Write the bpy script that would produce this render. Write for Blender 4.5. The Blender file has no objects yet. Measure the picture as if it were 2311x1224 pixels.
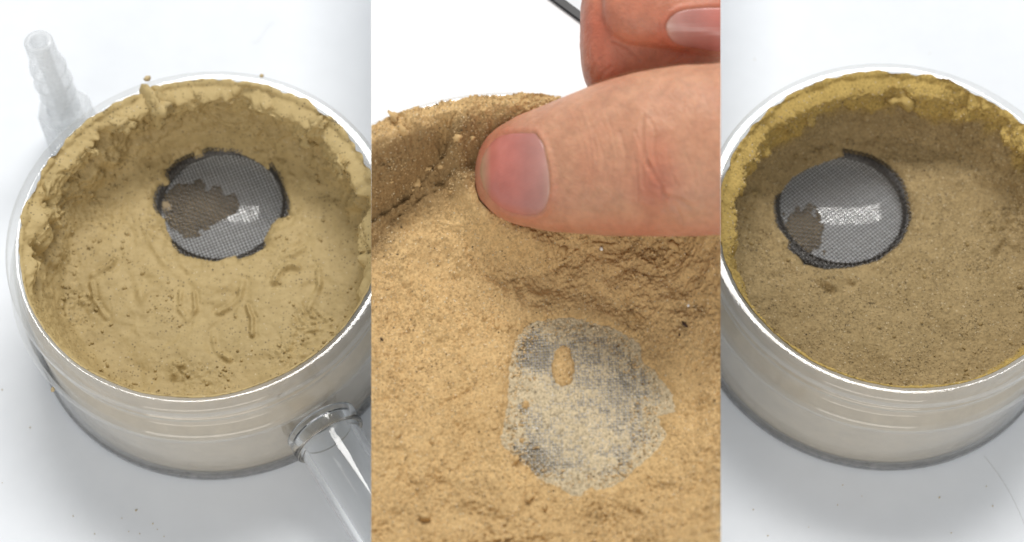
import bpy, bmesh, math
import numpy as np
from mathutils import Vector, Matrix

# ------------------------------------------------------------------ camera, world, light
# one unit is one centimetre
SC = bpy.context.scene
COL = SC.collection
SC.unit_settings.system = 'METRIC'
SC.unit_settings.scale_length = 0.01
EL, DIST, FPX = math.radians(62), 46.0, 93.1 * 46.0
H = 4.1                                   # jar height
FWD = np.array([0, math.cos(EL), -math.sin(EL)])
UPV = np.array([0, math.sin(EL), math.cos(EL)])
RGT = np.array([1.0, 0, 0])
CAM = np.array([0, 0, H]) - FWD * DIST
cd = bpy.data.cameras.new('camera')
cam = bpy.data.objects.new('camera', cd)
COL.objects.link(cam)
cam.location = CAM
cam.rotation_euler = (math.pi / 2 - EL, 0, 0)
cd.sensor_width = 36
cd.lens = 36 * FPX / 2311
cd.clip_start, cd.clip_end = 0.5, 2000
cd.dof.use_dof = True
cd.dof.focus_distance = 44.8
cd.dof.aperture_fstop = 0.115
SC.camera = cam

w = bpy.data.worlds.new('World')
SC.world = w
w.use_nodes = True
w.node_tree.nodes['Background'].inputs[0].default_value = (0.93, 0.97, 1.0, 1)
w.node_tree.nodes['Background'].inputs[1].default_value = 0.37

def area(name, loc, target, sx, sy, power, col):
    l = bpy.data.lights.new(name, 'AREA')
    l.shape = 'RECTANGLE'
    l.size, l.size_y, l.energy, l.color = sx, sy, power, col
    o = bpy.data.objects.new(name, l)
    COL.objects.link(o)
    o.location = loc
    o.rotation_euler = (Vector(target) - Vector(loc)).to_track_quat('-Z', 'Y').to_euler()
    return o
area('ceiling_lamp', (3, 45, 76), (0, 2, 2), 52, 19, 62000, (1.0, 0.975, 0.94))
area('front_fill', (-10, -85, 52), (0, 0, 2), 90, 40, 40000, (1.0, 0.94, 0.87))  # soft fill added behind the camera to brighten the jar fronts

SC.view_settings.view_transform = 'Standard'
SC.view_settings.look = 'None'
SC.view_settings.exposure = 0.08
SC.view_settings.gamma = 1.0
SC.cycles.max_bounces = 14
SC.cycles.transmission_bounces = 12
SC.cycles.transparent_max_bounces = 12
SC.cycles.sample_clamp_indirect = 6
SC.cycles.use_denoising = True

# ------------------------------------------------------------------ helpers
def unp(px, py, z):
    d = FWD + RGT * (px - 1155.5) / FPX - UPV * (py - 612) / FPX
    return CAM + d * ((z - CAM[2]) / d[2])

def at_depth(px, py, dep):
    return CAM + (FWD + RGT * (px - 1155.5) / FPX - UPV * (py - 612) / FPX) * dep

def sstep(a, b, x):
    t = np.clip((x - a) / (b - a), 0, 1)
    return t * t * (3 - 2 * t)

_G = np.array([[1,1,0],[-1,1,0],[1,-1,0],[-1,-1,0],[1,0,1],[-1,0,1],[1,0,-1],[-1,0,-1],
               [0,1,1],[0,-1,1],[0,1,-1],[0,-1,-1]], dtype=np.float32)

def _hash(i, j, k, seed):
    h = (i.astype(np.int64) * 374761393 + j.astype(np.int64) * 668265263 + k.astype(np.int64) * 2147483647 + seed * 974634777) & 0xffffffff
    h = ((h ^ (h >> 13)) * 1274126177) & 0xffffffff
    return (h ^ (h >> 16)) & 0xffffffff

def perlin(p, seed=0):
    p = np.asarray(p, dtype=np.float64)
    i = np.floor(p).astype(np.int64)
    f = (p - i).astype(np.float32)
    u = f * f * f * (f * (f * 6 - 15) + 10)
    out = np.zeros(len(p), np.float32)
    for a in (0, 1):
        for b in (0, 1):
            for c in (0, 1):
                g = _G[_hash(i[:, 0] + a, i[:, 1] + b, i[:, 2] + c, seed) % 12]
                d = g[:, 0] * (f[:, 0] - a) + g[:, 1] * (f[:, 1] - b) + g[:, 2] * (f[:, 2] - c)
                wx = u[:, 0] if a else 1 - u[:, 0]
                wy = u[:, 1] if b else 1 - u[:, 1]
                wz = u[:, 2] if c else 1 - u[:, 2]
                out += d * wx * wy * wz
    return out

def fbm(p, n=4, seed=0, gain=0.5, mode=0):
    s, a, tot = 0.0, 1.0, 0.0
    for o in range(n):
        v = perlin(p * (2.03 ** o) + 17.3 * o, seed + o)
        if mode == 1: v = np.abs(v) * 2 - 0.4          # billow
        if mode == 2: v = 1 - np.abs(v) * 3            # ridged
        s = s + a * v
        a *= gain
    return s

def poly_sd(xy, poly):
    """signed distance to a closed polygon, negative inside"""
    d = np.full(len(xy), 1e9)
    ins = np.zeros(len(xy), bool)
    n = len(poly)
    for k in range(n):
        a, b = poly[k], poly[(k + 1) % n]
        e = b - a
        v = xy - a
        t = np.clip((v @ e) / (e @ e + 1e-12), 0, 1)
        q = v - t[:, None] * e
        d = np.minimum(d, (q * q).sum(1))
        c = (a[1] > xy[:, 1]) != (b[1] > xy[:, 1])
        xx = e[0] * (xy[:, 1] - a[1]) / (e[1] if abs(e[1]) > 1e-9 else 1e-9) + a[0]
        ins ^= c & (xy[:, 0] < xx)
    d = np.sqrt(d)
    return np.where(ins, -d, d)

def line_d(xy, pts):
    d = np.full(len(xy), 1e9)
    for a, b in zip(pts[:-1], pts[1:]):
        e = b - a
        v = xy - a
        t = np.clip((v @ e) / (e @ e + 1e-12), 0, 1)
        q = v - t[:, None] * e
        d = np.minimum(d, (q * q).sum(1))
    return np.sqrt(d)

def mesh_obj(name, verts, faces, mat, parent=None, loc=None, smooth=True):
    me = bpy.data.meshes.new(name)
    if isinstance(faces, np.ndarray):
        verts = np.asarray(verts, np.float32)
        n, k = faces.shape
        me.vertices.add(len(verts))
        me.vertices.foreach_set('co', verts.ravel())
        me.loops.add(n * k)
        me.loops.foreach_set('vertex_index', faces.astype(np.int32).ravel())
        me.polygons.add(n)
        me.polygons.foreach_set('loop_start', np.arange(0, n * k, k, dtype=np.int32))
        me.polygons.foreach_set('loop_total', np.full(n, k, np.int32))
        me.update(calc_edges=True)
        me.validate()
    else:
        me.from_pydata([tuple(v) for v in verts], [], faces)
    if smooth:
        me.polygons.foreach_set('use_smooth', np.ones(len(me.polygons), bool))
    me.materials.append(mat)
    o = bpy.data.objects.new(name, me)
    COL.objects.link(o)
    if parent: o.parent = parent
    if loc is not None: o.location = loc
    return o

def fix_normals(o):
    b = bmesh.new(); b.from_mesh(o.data)
    bmesh.ops.recalc_face_normals(b, faces=b.faces[:])
    b.to_mesh(o.data); b.free()
    return o

def bm_obj(name, bm, mat, parent=None, loc=None, smooth=True):
    bmesh.ops.recalc_face_normals(bm, faces=bm.faces[:])
    me = bpy.data.meshes.new(name)
    bm.to_mesh(me)
    bm.free()
    if smooth:
        me.polygons.foreach_set('use_smooth', np.ones(len(me.polygons), bool))
    me.materials.append(mat)
    o = bpy.data.objects.new(name, me)
    COL.objects.link(o)
    if parent: o.parent = parent
    if loc is not None: o.location = loc
    return o

def grid_faces(nu, nv, wrap=False):
    i = np.arange(nu if wrap else nu - 1)
    j = np.arange(nv - 1)
    I, J = np.meshgrid(i, j, indexing='ij')
    I2 = (I + 1) % nu
    return np.stack([I * nv + J, I2 * nv + J, I2 * nv + J + 1, I * nv + J + 1], -1).reshape(-1, 4)

def tag(o, label, cat, group=None, kind=None):
    o['label'] = label
    o['category'] = cat
    if group: o['group'] = group
    if kind: o['kind'] = kind
    return o

def empty(name, loc):
    o = bpy.data.objects.new(name, None)
    COL.objects.link(o)
    o.location = loc
    return o

def attr(o, name, vals):
    a = o.data.attributes.new(name, 'FLOAT', 'POINT')
    a.data.foreach_set('value', np.asarray(vals, np.float32))

# ------------------------------------------------------------------ materials
class NT:
    def __init__(s, name):
        s.m = bpy.data.materials.new(name)
        s.m.use_nodes = True
        s.t = s.m.node_tree
        s.b = s.t.nodes['Principled BSDF']
        s.out = s.t.nodes['Material Output']
    def n(s, typ, **kw):
        x = s.t.nodes.new(typ)
        for k, v in kw.items():
            if k.startswith('i_'):
                key = k[2:]
                x.inputs[int(key) if key.isdigit() else key.replace('_', ' ')].default_value = v
            else:
                setattr(x, k, v)
        return x
    def l(s, a, b): s.t.links.new(a, b)
    def coords(s): return s.n('ShaderNodeTexCoord').outputs['Object']
    def noise(s, co, scale, detail=3, rough=0.55):
        x = s.n('ShaderNodeTexNoise', i_Scale=scale, i_Detail=detail, i_Roughness=rough)
        s.l(co, x.inputs['Vector'])
        return x.outputs['Fac']
    def ramp(s, fac, stops):
        x = s.n('ShaderNodeValToRGB')
        e = x.color_ramp.elements
        while len(e) < len(stops): e.new(0.5)
        for el, (p, c) in zip(e, stops):
            el.position = p
            el.color = tuple(c) + (1,) if not isinstance(c, (int, float)) else (c, c, c, 1)
        s.l(fac, x.inputs[0])
        return x.outputs[0]
    def mix(s, fac, a, b, mode='MIX'):
        x = s.n('ShaderNodeMix', data_type='RGBA', blend_type=mode)
        for sock, v in ((x.inputs[0], fac), (x.inputs[6], a), (x.inputs[7], b)):
            if hasattr(v, 'node'): s.l(v, sock)
            elif isinstance(v, (int, float)): sock.default_value = v
            else: sock.default_value = tuple(v) + (1,)
        return x.outputs[2]
    def math(s, op, a, b=0.0, c=None):
        x = s.n('ShaderNodeMath', operation=op)
        for k, v in enumerate((a, b) if c is None else (a, b, c)):
            if hasattr(v, 'node'): s.l(v, x.inputs[k])
            else: x.inputs[k].default_value = v
        return x.outputs[0]
    def specks(s, co, scale, size, chance):
        """1 on scattered small grains, 0 elsewhere"""
        v = s.n('ShaderNodeTexVoronoi', i_Scale=scale)
        s.l(co, v.inputs['Vector'])
        sep = s.n('ShaderNodeSeparateColor')
        s.l(v.outputs['Color'], sep.inputs[0])
        near = s.math('LESS_THAN', v.outputs['Distance'], size)
        pick = s.math('LESS_THAN', sep.outputs[0], chance)
        return s.math('MULTIPLY', near, pick), sep.outputs[1], v.outputs['Distance']
    def bump(s, h, strength, dist, prev=None):
        x = s.n('ShaderNodeBump', i_Strength=strength, i_Distance=dist)
        s.l(h, x.inputs['Height'])
        if prev is not None: s.l(prev, x.inputs['Normal'])
        s.l(x.outputs[0], s.b.inputs['Normal'])
        return x.outputs[0]

def sand_mat(name, base, dark, light, coat, dark_chance=0.16, grain=26, grain_amt=0.5, bump=0.6, rough=0.85, pale=0.05):
    s = NT(name)
    co = s.coords()
    big = s.ramp(s.noise(co, 0.9, 4), [(0.3, 0.0), (0.7, 1.0)])
    c = s.mix(big, dark, base)
    fine = s.ramp(s.noise(co, 6, 4, 0.6), [(0.35, 0.0), (0.68, 1.0)])
    c = s.mix(s.math('MULTIPLY', fine, 0.55), c, light)
    a = s.n('ShaderNodeAttribute', attribute_name='coat')
    c = s.mix(a.outputs['Fac'], c, coat)
    # single grains: each cell of the grain pattern has its own tone
    v = s.n('ShaderNodeTexVoronoi', i_Scale=grain)
    s.l(co, v.inputs['Vector'])
    sep = s.n('ShaderNodeSeparateColor')
    s.l(v.outputs['Color'], sep.inputs[0])
    tone = s.ramp(sep.outputs[2], [(0.0, 0.62), (0.5, 1.0), (1.0, 1.22)])
    ga = s.n('ShaderNodeAttribute', attribute_name='grain')
    gfac = s.math('MULTIPLY', ga.outputs['Fac'], grain_amt)
    c = s.mix(gfac, c, s.mix(1.0, c, tone, 'MULTIPLY'))
    sp, rnd, dd = s.specks(co, 15, 0.34, dark_chance)
    dens = s.ramp(s.noise(co, 1.3, 3), [(0.38, 0.25), (0.62, 1.0)])
    c = s.mix(s.math('MULTIPLY', s.math('MULTIPLY', sp, dens), 0.72), c, (0.06, 0.045, 0.025))
    sp2, r2, d2 = s.specks(co, 15, 0.27, pale)
    c = s.mix(s.math('MULTIPLY', sp2, 0.6), c, (0.85, 0.72, 0.48))
    s.l(c, s.b.inputs['Base Color'])
    s.b.inputs['Roughness'].default_value = rough
    s.b.inputs['Specular IOR Level'].default_value = 0.3
    b1 = s.bump(s.noise(co, 9, 5, 0.65), 0.5 * bump, 0.05)
    inv = s.math('SUBTRACT', 1.0, v.outputs['Distance'])
    s.bump(s.math('MULTIPLY', inv, ga.outputs['Fac']), 0.55 * bump, 0.03, b1)
    return s.m

def plain(name, col, rough=0.5, metal=0.0, spec=0.5, noise_amt=0.0, nscale=3.0, bump=0.0, bscale=30):
    s = NT(name)
    co = s.coords()
    if noise_amt:
        f = s.ramp(s.noise(co, nscale, 4), [(0.3, 1 - noise_amt), (0.7, 1.0)])
        s.l(s.mix(1.0, col, f, 'MULTIPLY'), s.b.inputs['Base Color'])
    else:
        s.b.inputs['Base Color'].default_value = tuple(col) + (1,)
    s.b.inputs['Roughness'].default_value = rough
    s.b.inputs['Metallic'].default_value = metal
    s.b.inputs['Specular IOR Level'].default_value = spec
    if bump: s.bump(s.noise(co, bscale, 3), bump, 0.02)
    return s.m

def clear(name, col, rough, ior=1.47, haze=0.1):
    """clear moulded plastic with a little haze and scratches; see-through with fresnel gloss"""
    s = NT(name)
    co = s.coords()
    s.t.nodes.remove(s.b)
    f = s.ramp(s.noise(co, 2.2, 5, 0.65), [(0.35, rough * 0.5), (0.75, rough * 1.8)])
    bp = s.n('ShaderNodeBump', i_Strength=0.06, i_Distance=0.05)
    s.l(s.noise(co, 2.2, 4), bp.inputs['Height'])
    tr = s.n('ShaderNodeBsdfTransparent'); tr.inputs[0].default_value = tuple(col) + (1,)
    gl = s.n('ShaderNodeBsdfGlossy'); gl.inputs[0].default_value = (1, 1, 1, 1)
    s.l(f, gl.inputs['Roughness']); s.l(bp.outputs[0], gl.inputs['Normal'])
    lw = s.n('ShaderNodeLayerWeight', i_Blend=0.5); s.l(bp.outputs[0], lw.inputs['Normal'])
    f0 = ((ior - 1) / (ior + 1)) ** 2
    fres = s.math('MULTIPLY_ADD', s.math('POWER', lw.outputs['Facing'], 4.0), 0.9 - f0, f0 * 1.3)
    m1 = s.n('ShaderNodeMixShader'); s.l(fres, m1.inputs[0]); s.l(tr.outputs[0], m1.inputs[1]); s.l(gl.outputs[0], m1.inputs[2])
    df = s.n('ShaderNodeBsdfDiffuse'); df.inputs[0].default_value = (0.80, 0.82, 0.84, 1)
    tl = s.n('ShaderNodeBsdfTranslucent'); tl.inputs[0].default_value = (0.80, 0.82, 0.84, 1)
    m2 = s.n('ShaderNodeMixShader', i_0=0.5); s.l(df.outputs[0], m2.inputs[1]); s.l(tl.outputs[0], m2.inputs[2])
    hz = s.ramp(s.noise(co, 3.0, 5, 0.7), [(0.3, haze * 0.6), (0.75, haze * 1.5)])
    m3 = s.n('ShaderNodeMixShader'); s.l(hz, m3.inputs[0]); s.l(m1.outputs[0], m3.inputs[1]); s.l(m2.outputs[0], m3.inputs[2])
    s.l(m3.outputs[0], s.out.inputs[0])
    return s.m

def glass(name, col, rough):
    s = NT(name)
    s.b.inputs['Base Color'].default_value = tuple(col) + (1,)
    s.b.inputs['IOR'].default_value = 1.42
    s.b.inputs['Transmission Weight'].default_value = 1.0
    s.l(s.ramp(s.noise(s.coords(), 2.0, 4), [(0.35, rough * 0.4), (0.75, rough * 2.2)]), s.b.inputs['Roughness'])
    s.bump(s.noise(s.coords(), 1.1, 2), 0.10, 0.05)
    return s.m

def translucent(name, col, rough, amt, noise_amt=0.0):
    s = NT(name)
    f = s.ramp(s.noise(s.coords(), 1.6, 5), [(0.3, 1 - noise_amt), (0.7, 1.0)])
    c = s.mix(1.0, col, f, 'MULTIPLY')
    s.l(c, s.b.inputs['Base Color'])
    s.b.inputs['Roughness'].default_value = rough
    s.b.inputs['Specular IOR Level'].default_value = 0.8 if rough < 0.1 else 0.5
    t = s.n('ShaderNodeBsdfTranslucent')
    s.l(c, t.inputs[0])
    m = s.n('ShaderNodeMixShader', i_0=amt)
    s.l(s.b.outputs[0], m.inputs[1]); s.l(t.outputs[0], m.inputs[2])
    s.l(m.outputs[0], s.out.inputs[0])
    return s.m

M = {}
M['table'] = plain('table_white', (0.79, 0.825, 0.87), 0.42, spec=0.35, noise_amt=0.03, nscale=1.2, bump=0.04, bscale=14)
M['shelf'] = plain('shelf_white', (0.90, 0.90, 0.90), 0.5, spec=0.3, noise_amt=0.02)
M['clear'] = clear('clear_plastic', (0.985, 0.985, 0.98), 0.07, 1.48, 0.06)
M['frosted'] = clear('frosted_plastic', (0.99, 0.99, 0.985), 0.3, 1.35, 0.36)
M['clear_tube'] = glass('clear_tube_plastic', (0.985, 0.99, 0.99), 0.03)

M['film'] = translucent('dusty_film', (0.93, 0.84, 0.69), 0.6, 0.4, 0.14)
M['wire_pale'] = plain('steel_wire_dusty', (0.40, 0.39, 0.37), 0.3, metal=1.0, noise_amt=0.25, nscale=9)
M['base_grey'] = clear('base_grey_plastic', (0.55, 0.55, 0.56), 0.1, 1.5, 0.25)
M['wire'] = plain('steel_wire', (0.15, 0.145, 0.14), 0.32, metal=1.0, noise_amt=0.25, nscale=9)
M['paste_olive'] = sand_mat('olive_paste', (0.455, 0.345, 0.163), (0.38, 0.283, 0.127), (0.53, 0.41, 0.20), (0.51, 0.39, 0.18), dark_chance=0.3, rough=0.62)
M['sand_warm'] = sand_mat('warm_sand', (0.60, 0.405, 0.185), (0.48, 0.315, 0.14), (0.71, 0.50, 0.245), (0.25, 0.155, 0.065), dark_chance=0.10, grain=26, grain_amt=0.8, bump=0.7, pale=0.10)  # last colour: coarse brown back sand with its shade painted in
M['sand_brown'] = sand_mat('brown_sand', (0.345, 0.255, 0.125), (0.27, 0.195, 0.09), (0.43, 0.32, 0.16), (0.46, 0.325, 0.10), dark_chance=0.16, grain=24, grain_amt=0.8, bump=0.9, pale=0.10)

def grain_mat(name, stops):
    s = NT(name)
    a = s.n('ShaderNodeAttribute', attribute_name='tone')
    s.l(s.ramp(a.outputs['Fac'], stops), s.b.inputs['Base Color'])
    s.b.inputs['Roughness'].default_value = 0.45
    return s.m
M['grain_brown'] = grain_mat('loose_grains_brown', [(0.0, (0.05, 0.035, 0.02)), (0.12, (0.20, 0.14, 0.07)), (0.2, (0.40, 0.31, 0.16)), (0.8, (0.55, 0.42, 0.23)), (1.0, (0.75, 0.62, 0.40))])
M['grain_tan'] = grain_mat('loose_grains_tan', [(0.0, (0.06, 0.04, 0.02)), (0.07, (0.22, 0.15, 0.07)), (0.14, (0.50, 0.34, 0.16)), (0.75, (0.72, 0.52, 0.27)), (1.0, (0.90, 0.76, 0.52))])

# ------------------------------------------------------------------ the setting
tb = mesh_obj('table', [(-150, -120, 0), (150, -120, 0), (150, 150, 0), (-150, 150, 0)], [(0, 1, 2, 3)], M['table'], smooth=False)
tb['kind'] = 'structure'

XL, XR = 838.0, 1626.0                    # where the middle scene begins and ends
KL, KR = (XL - 1155.5) / FPX, (XR - 1155.5) / FPX
# cutting planes, with the normal pointing out of the middle scene
NLP = -(RGT - FWD * KL); NLP = NLP / np.linalg.norm(NLP)
NRP = (RGT - FWD * KR); NRP = NRP / np.linalg.norm(NRP)
SHELF_B, SHELF_T = 4.75, 5.15

def depth(p): return (np.asarray(p) - CAM) @ FWD

def wedge_pt(k, y, z):
    return np.array([k * depth((0, y, z)), y, z])

# raised white shelf that carries the middle jar
bm = bmesh.new()
y0, y1 = -8.4, 17.0
vs = [[bm.verts.new(wedge_pt(k, y, z)) for k, y in ((KL, y0), (KR, y0), (KR, y1), (KL, y1))] for z in (SHELF_B, SHELF_T)]
bm.faces.new(vs[1]); bm.faces.new(vs[0][::-1])
for q in range(4):
    bm.faces.new((vs[0][q], vs[0][(q + 1) % 4], vs[1][(q + 1) % 4], vs[1][q]))
shelf = empty('shelf', (0, 0, 0))
shelf['kind'] = 'structure'
bm_obj('shelf_board', bm, M['shelf'], shelf, smooth=False)
for lx, ly in ((-0.5, -7.6), (3.4, -7.6), (-1.0, 16.0), (4.5, 16.0)):
    b2 = bmesh.new()
    bmesh.ops.create_cone(b2, cap_ends=True, segments=24, radius1=0.35, radius2=0.3, depth=SHELF_B)
    bm_obj('leg', b2, M['shelf'], shelf, (lx, ly, SHELF_B / 2))

# ------------------------------------------------------------------ jars
def lathe(prof, seg=160, closed=True):
    prof = np.array(prof, float)
    n = len(prof)
    t = np.linspace(0, 2 * np.pi, seg, endpoint=False)
    v = np.stack([np.outer(np.cos(t), prof[:, 0]), np.outer(np.sin(t), prof[:, 0]), np.tile(prof[:, 1], (seg, 1))], -1).reshape(-1, 3)
    f = []
    for i in range(seg):
        i2 = (i + 1) % seg
        for j in range(n if closed else n - 1):
            j2 = (j + 1) % n
            f.append((i * n + j, i2 * n + j, i2 * n + j2, i * n + j2))
    return v, np.array(f)

def rounded(pts, r=0.04, n=3):
    """round every corner of a closed polyline a little"""
    pts = [np.array(p, float) for p in pts]
    out = []
    for k, p in enumerate(pts):
        a, b = pts[k - 1], pts[(k + 1) % len(pts)]
        ra = min(r, np.linalg.norm(a - p) * 0.4)
        rb = min(r, np.linalg.norm(b - p) * 0.4)
        s, e = p + (a - p) / np.linalg.norm(a - p) * ra, p + (b - p) / np.linalg.norm(b - p) * rb
        for q in range(n + 1):
            t = q / n
            out.append((1 - t) ** 2 * s + 2 * t * (1 - t) * p + t * t * e)
    return out

def jar_profile(R, k=1.0):
    d = R - 4.8
    P = [(4.70, 0.12), (4.70, 2.40), (4.40, 2.90), (4.40, 4.02), (4.47, 4.10), (4.72, 4.10), (4.80, 4.02), (4.80, 3.74), (4.64, 3.66), (4.64, 3.52), (4.74, 3.46), (4.74, 3.36),
         (4.64, 3.28), (4.64, 3.02), (4.92, 2.86), (4.98, 2.76), (4.98, 2.62), (4.84, 2.52), (4.82, 0.30), (4.86, 0.22), (4.86, 0.02), (4.60, 0.0),
         (1.62, 0.0), (1.62, 0.12)]
    return rounded([(r + (d if r > 3 else 0), z) for r, z in P], 0.05)

RIN = 4.40
def jar_shell(parent, R):
    v, f = lathe(jar_profile(R), 180)
    return v, f

MESH_Z = 1.95
def wire_mesh(parent, c, rad, z, rot, name='wire_mesh', pitch=0.086, wr=0.0125, recess=0.14, rin=0.80, mat=None, clip=None):
    """woven wire cloth, flat at its rim and dished inside"""
    n = int(rad / pitch)
    V, F = [], []
    sides = 6
    cr, sr = math.cos(rot), math.sin(rot)
    base = 0
    for fam in (0, 1):
        for i in range(-n, n + 1):
            y = i * pitch
            half = math.sqrt(max(rad * rad - y * y, 0))
            if half < pitch: continue
            m = max(3, int(half * 2 / (pitch / 2.0)))
            x = np.linspace(-half, half, m)
            r = np.sqrt(x * x + y * y)
            dz = -recess * (1 - sstep(rin * rad, (rin + 0.09) * rad, r)) + 0.015 * np.exp(-((r / rad - rin - 0.11) / 0.03) ** 2)
            wob = wr * 0.9 * np.cos(np.pi * x / pitch) * (1 if (i % 2 == 0) else -1) * (1 if fam == 0 else -1)
            yj = y + 0.006 * np.sin(x * 3.1 + i * 1.7)
            p = np.stack([x, yj, dz + wob], -1) if fam == 0 else np.stack([yj, x, dz + wob], -1)
            a = np.linspace(0, 2 * np.pi, sides, endpoint=False)
            off = np.stack([0 * a, np.cos(a) * wr, np.sin(a) * wr], -1) if fam == 0 else np.stack([np.cos(a) * wr, 0 * a, np.sin(a) * wr], -1)
            q = (p[:, None, :] + off[None]).reshape(-1, 3)
            V.append(q)
            g = grid_faces(sides, m, True)
            jj, ss = g % m, g // m
            F.append(jj * sides + ss + base)
            base += len(q)
    V = np.concatenate(V); F = np.concatenate(F)
    X = V[:, 0] * cr - V[:, 1] * sr + c[0]
    Y = V[:, 0] * sr + V[:, 1] * cr + c[1]
    V = np.stack([X, Y, V[:, 2] + z], -1)
    o = mesh_obj(name, V, F, mat or M['wire'], parent)
    o['kind'] = 'stuff'
    return o

def _ico(sub):
    b = bmesh.new()
    bmesh.ops.create_icosphere(b, subdivisions=sub, radius=1.0)
    b.verts.ensure_lookup_table()
    v = np.array([q.co[:] for q in b.verts]); f = np.array([[q.index for q in p.verts] for p in b.faces])
    b.free()
    return v, f
_OCTA = (np.array([(1, 0, 0), (-1, 0, 0), (0, 1, 0), (0, -1, 0), (0, 0, 1), (0, 0, -1)], float),
         np.array([(0, 2, 4), (2, 1, 4), (1, 3, 4), (3, 0, 4), (2, 0, 5), (1, 2, 5), (3, 1, 5), (0, 3, 5)]))

def bits(name, pos, size, flat, rough, sub, seed, mat, parent, loc, smooth=True, tone=None):
    """many loose lumps or grains as one part"""
    r = np.random.default_rng(seed)
    bv, bf = _OCTA if sub == 0 else _ico(sub)
    n, k = len(pos), len(bv)
    V = np.repeat(bv[None], n, 0)
    if sub == 0:
        V = V * r.uniform(0.55, 1.3, (n, k, 1))
    else:
        pp = (V * 1.25 + r.uniform(0, 90, (n, 1, 3))).reshape(-1, 3)
        V = V * np.clip(1 + rough * fbm(pp, 3, seed, 0.6), 0.5, 1.8).reshape(n, k, 1)
    V = V * r.uniform(0.6, 1.35, (n, 1, 3)) * np.asarray(size)[:, None, None]
    V[:, :, 2] *= flat
    q = r.normal(size=(n, 4)); q /= np.linalg.norm(q, axis=1)[:, None]
    a, b, c, d = q.T
    Rm = np.stack([np.stack([1-2*(c*c+d*d), 2*(b*c-d*a), 2*(b*d+c*a)], -1), np.stack([2*(b*c+d*a), 1-2*(b*b+d*d), 2*(c*d-b*a)], -1), np.stack([2*(b*d-c*a), 2*(c*d+b*a), 1-2*(b*b+c*c)], -1)], 1)
    V = np.einsum('nij,nkj->nki', Rm, V) + np.asarray(pos)[:, None, :]
    F = (bf[None] + (np.arange(n) * k)[:, None, None]).reshape(-1, 3)
    o = mesh_obj(name, V.reshape(-1, 3), F, mat, parent, loc, smooth)
    o['kind'] = 'stuff'
    attr(o, 'tone', np.repeat(r.uniform(0, 1, n), k))
    attr(o, 'coat', np.repeat(np.zeros(n) if tone is None else tone, k))
    attr(o, 'grain', np.zeros(n * k))
    return o

def px_local(pts, z, loc):
    return np.array([(unp(x, y, z) - np.array(loc))[:2] for x, y in pts])

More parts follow.
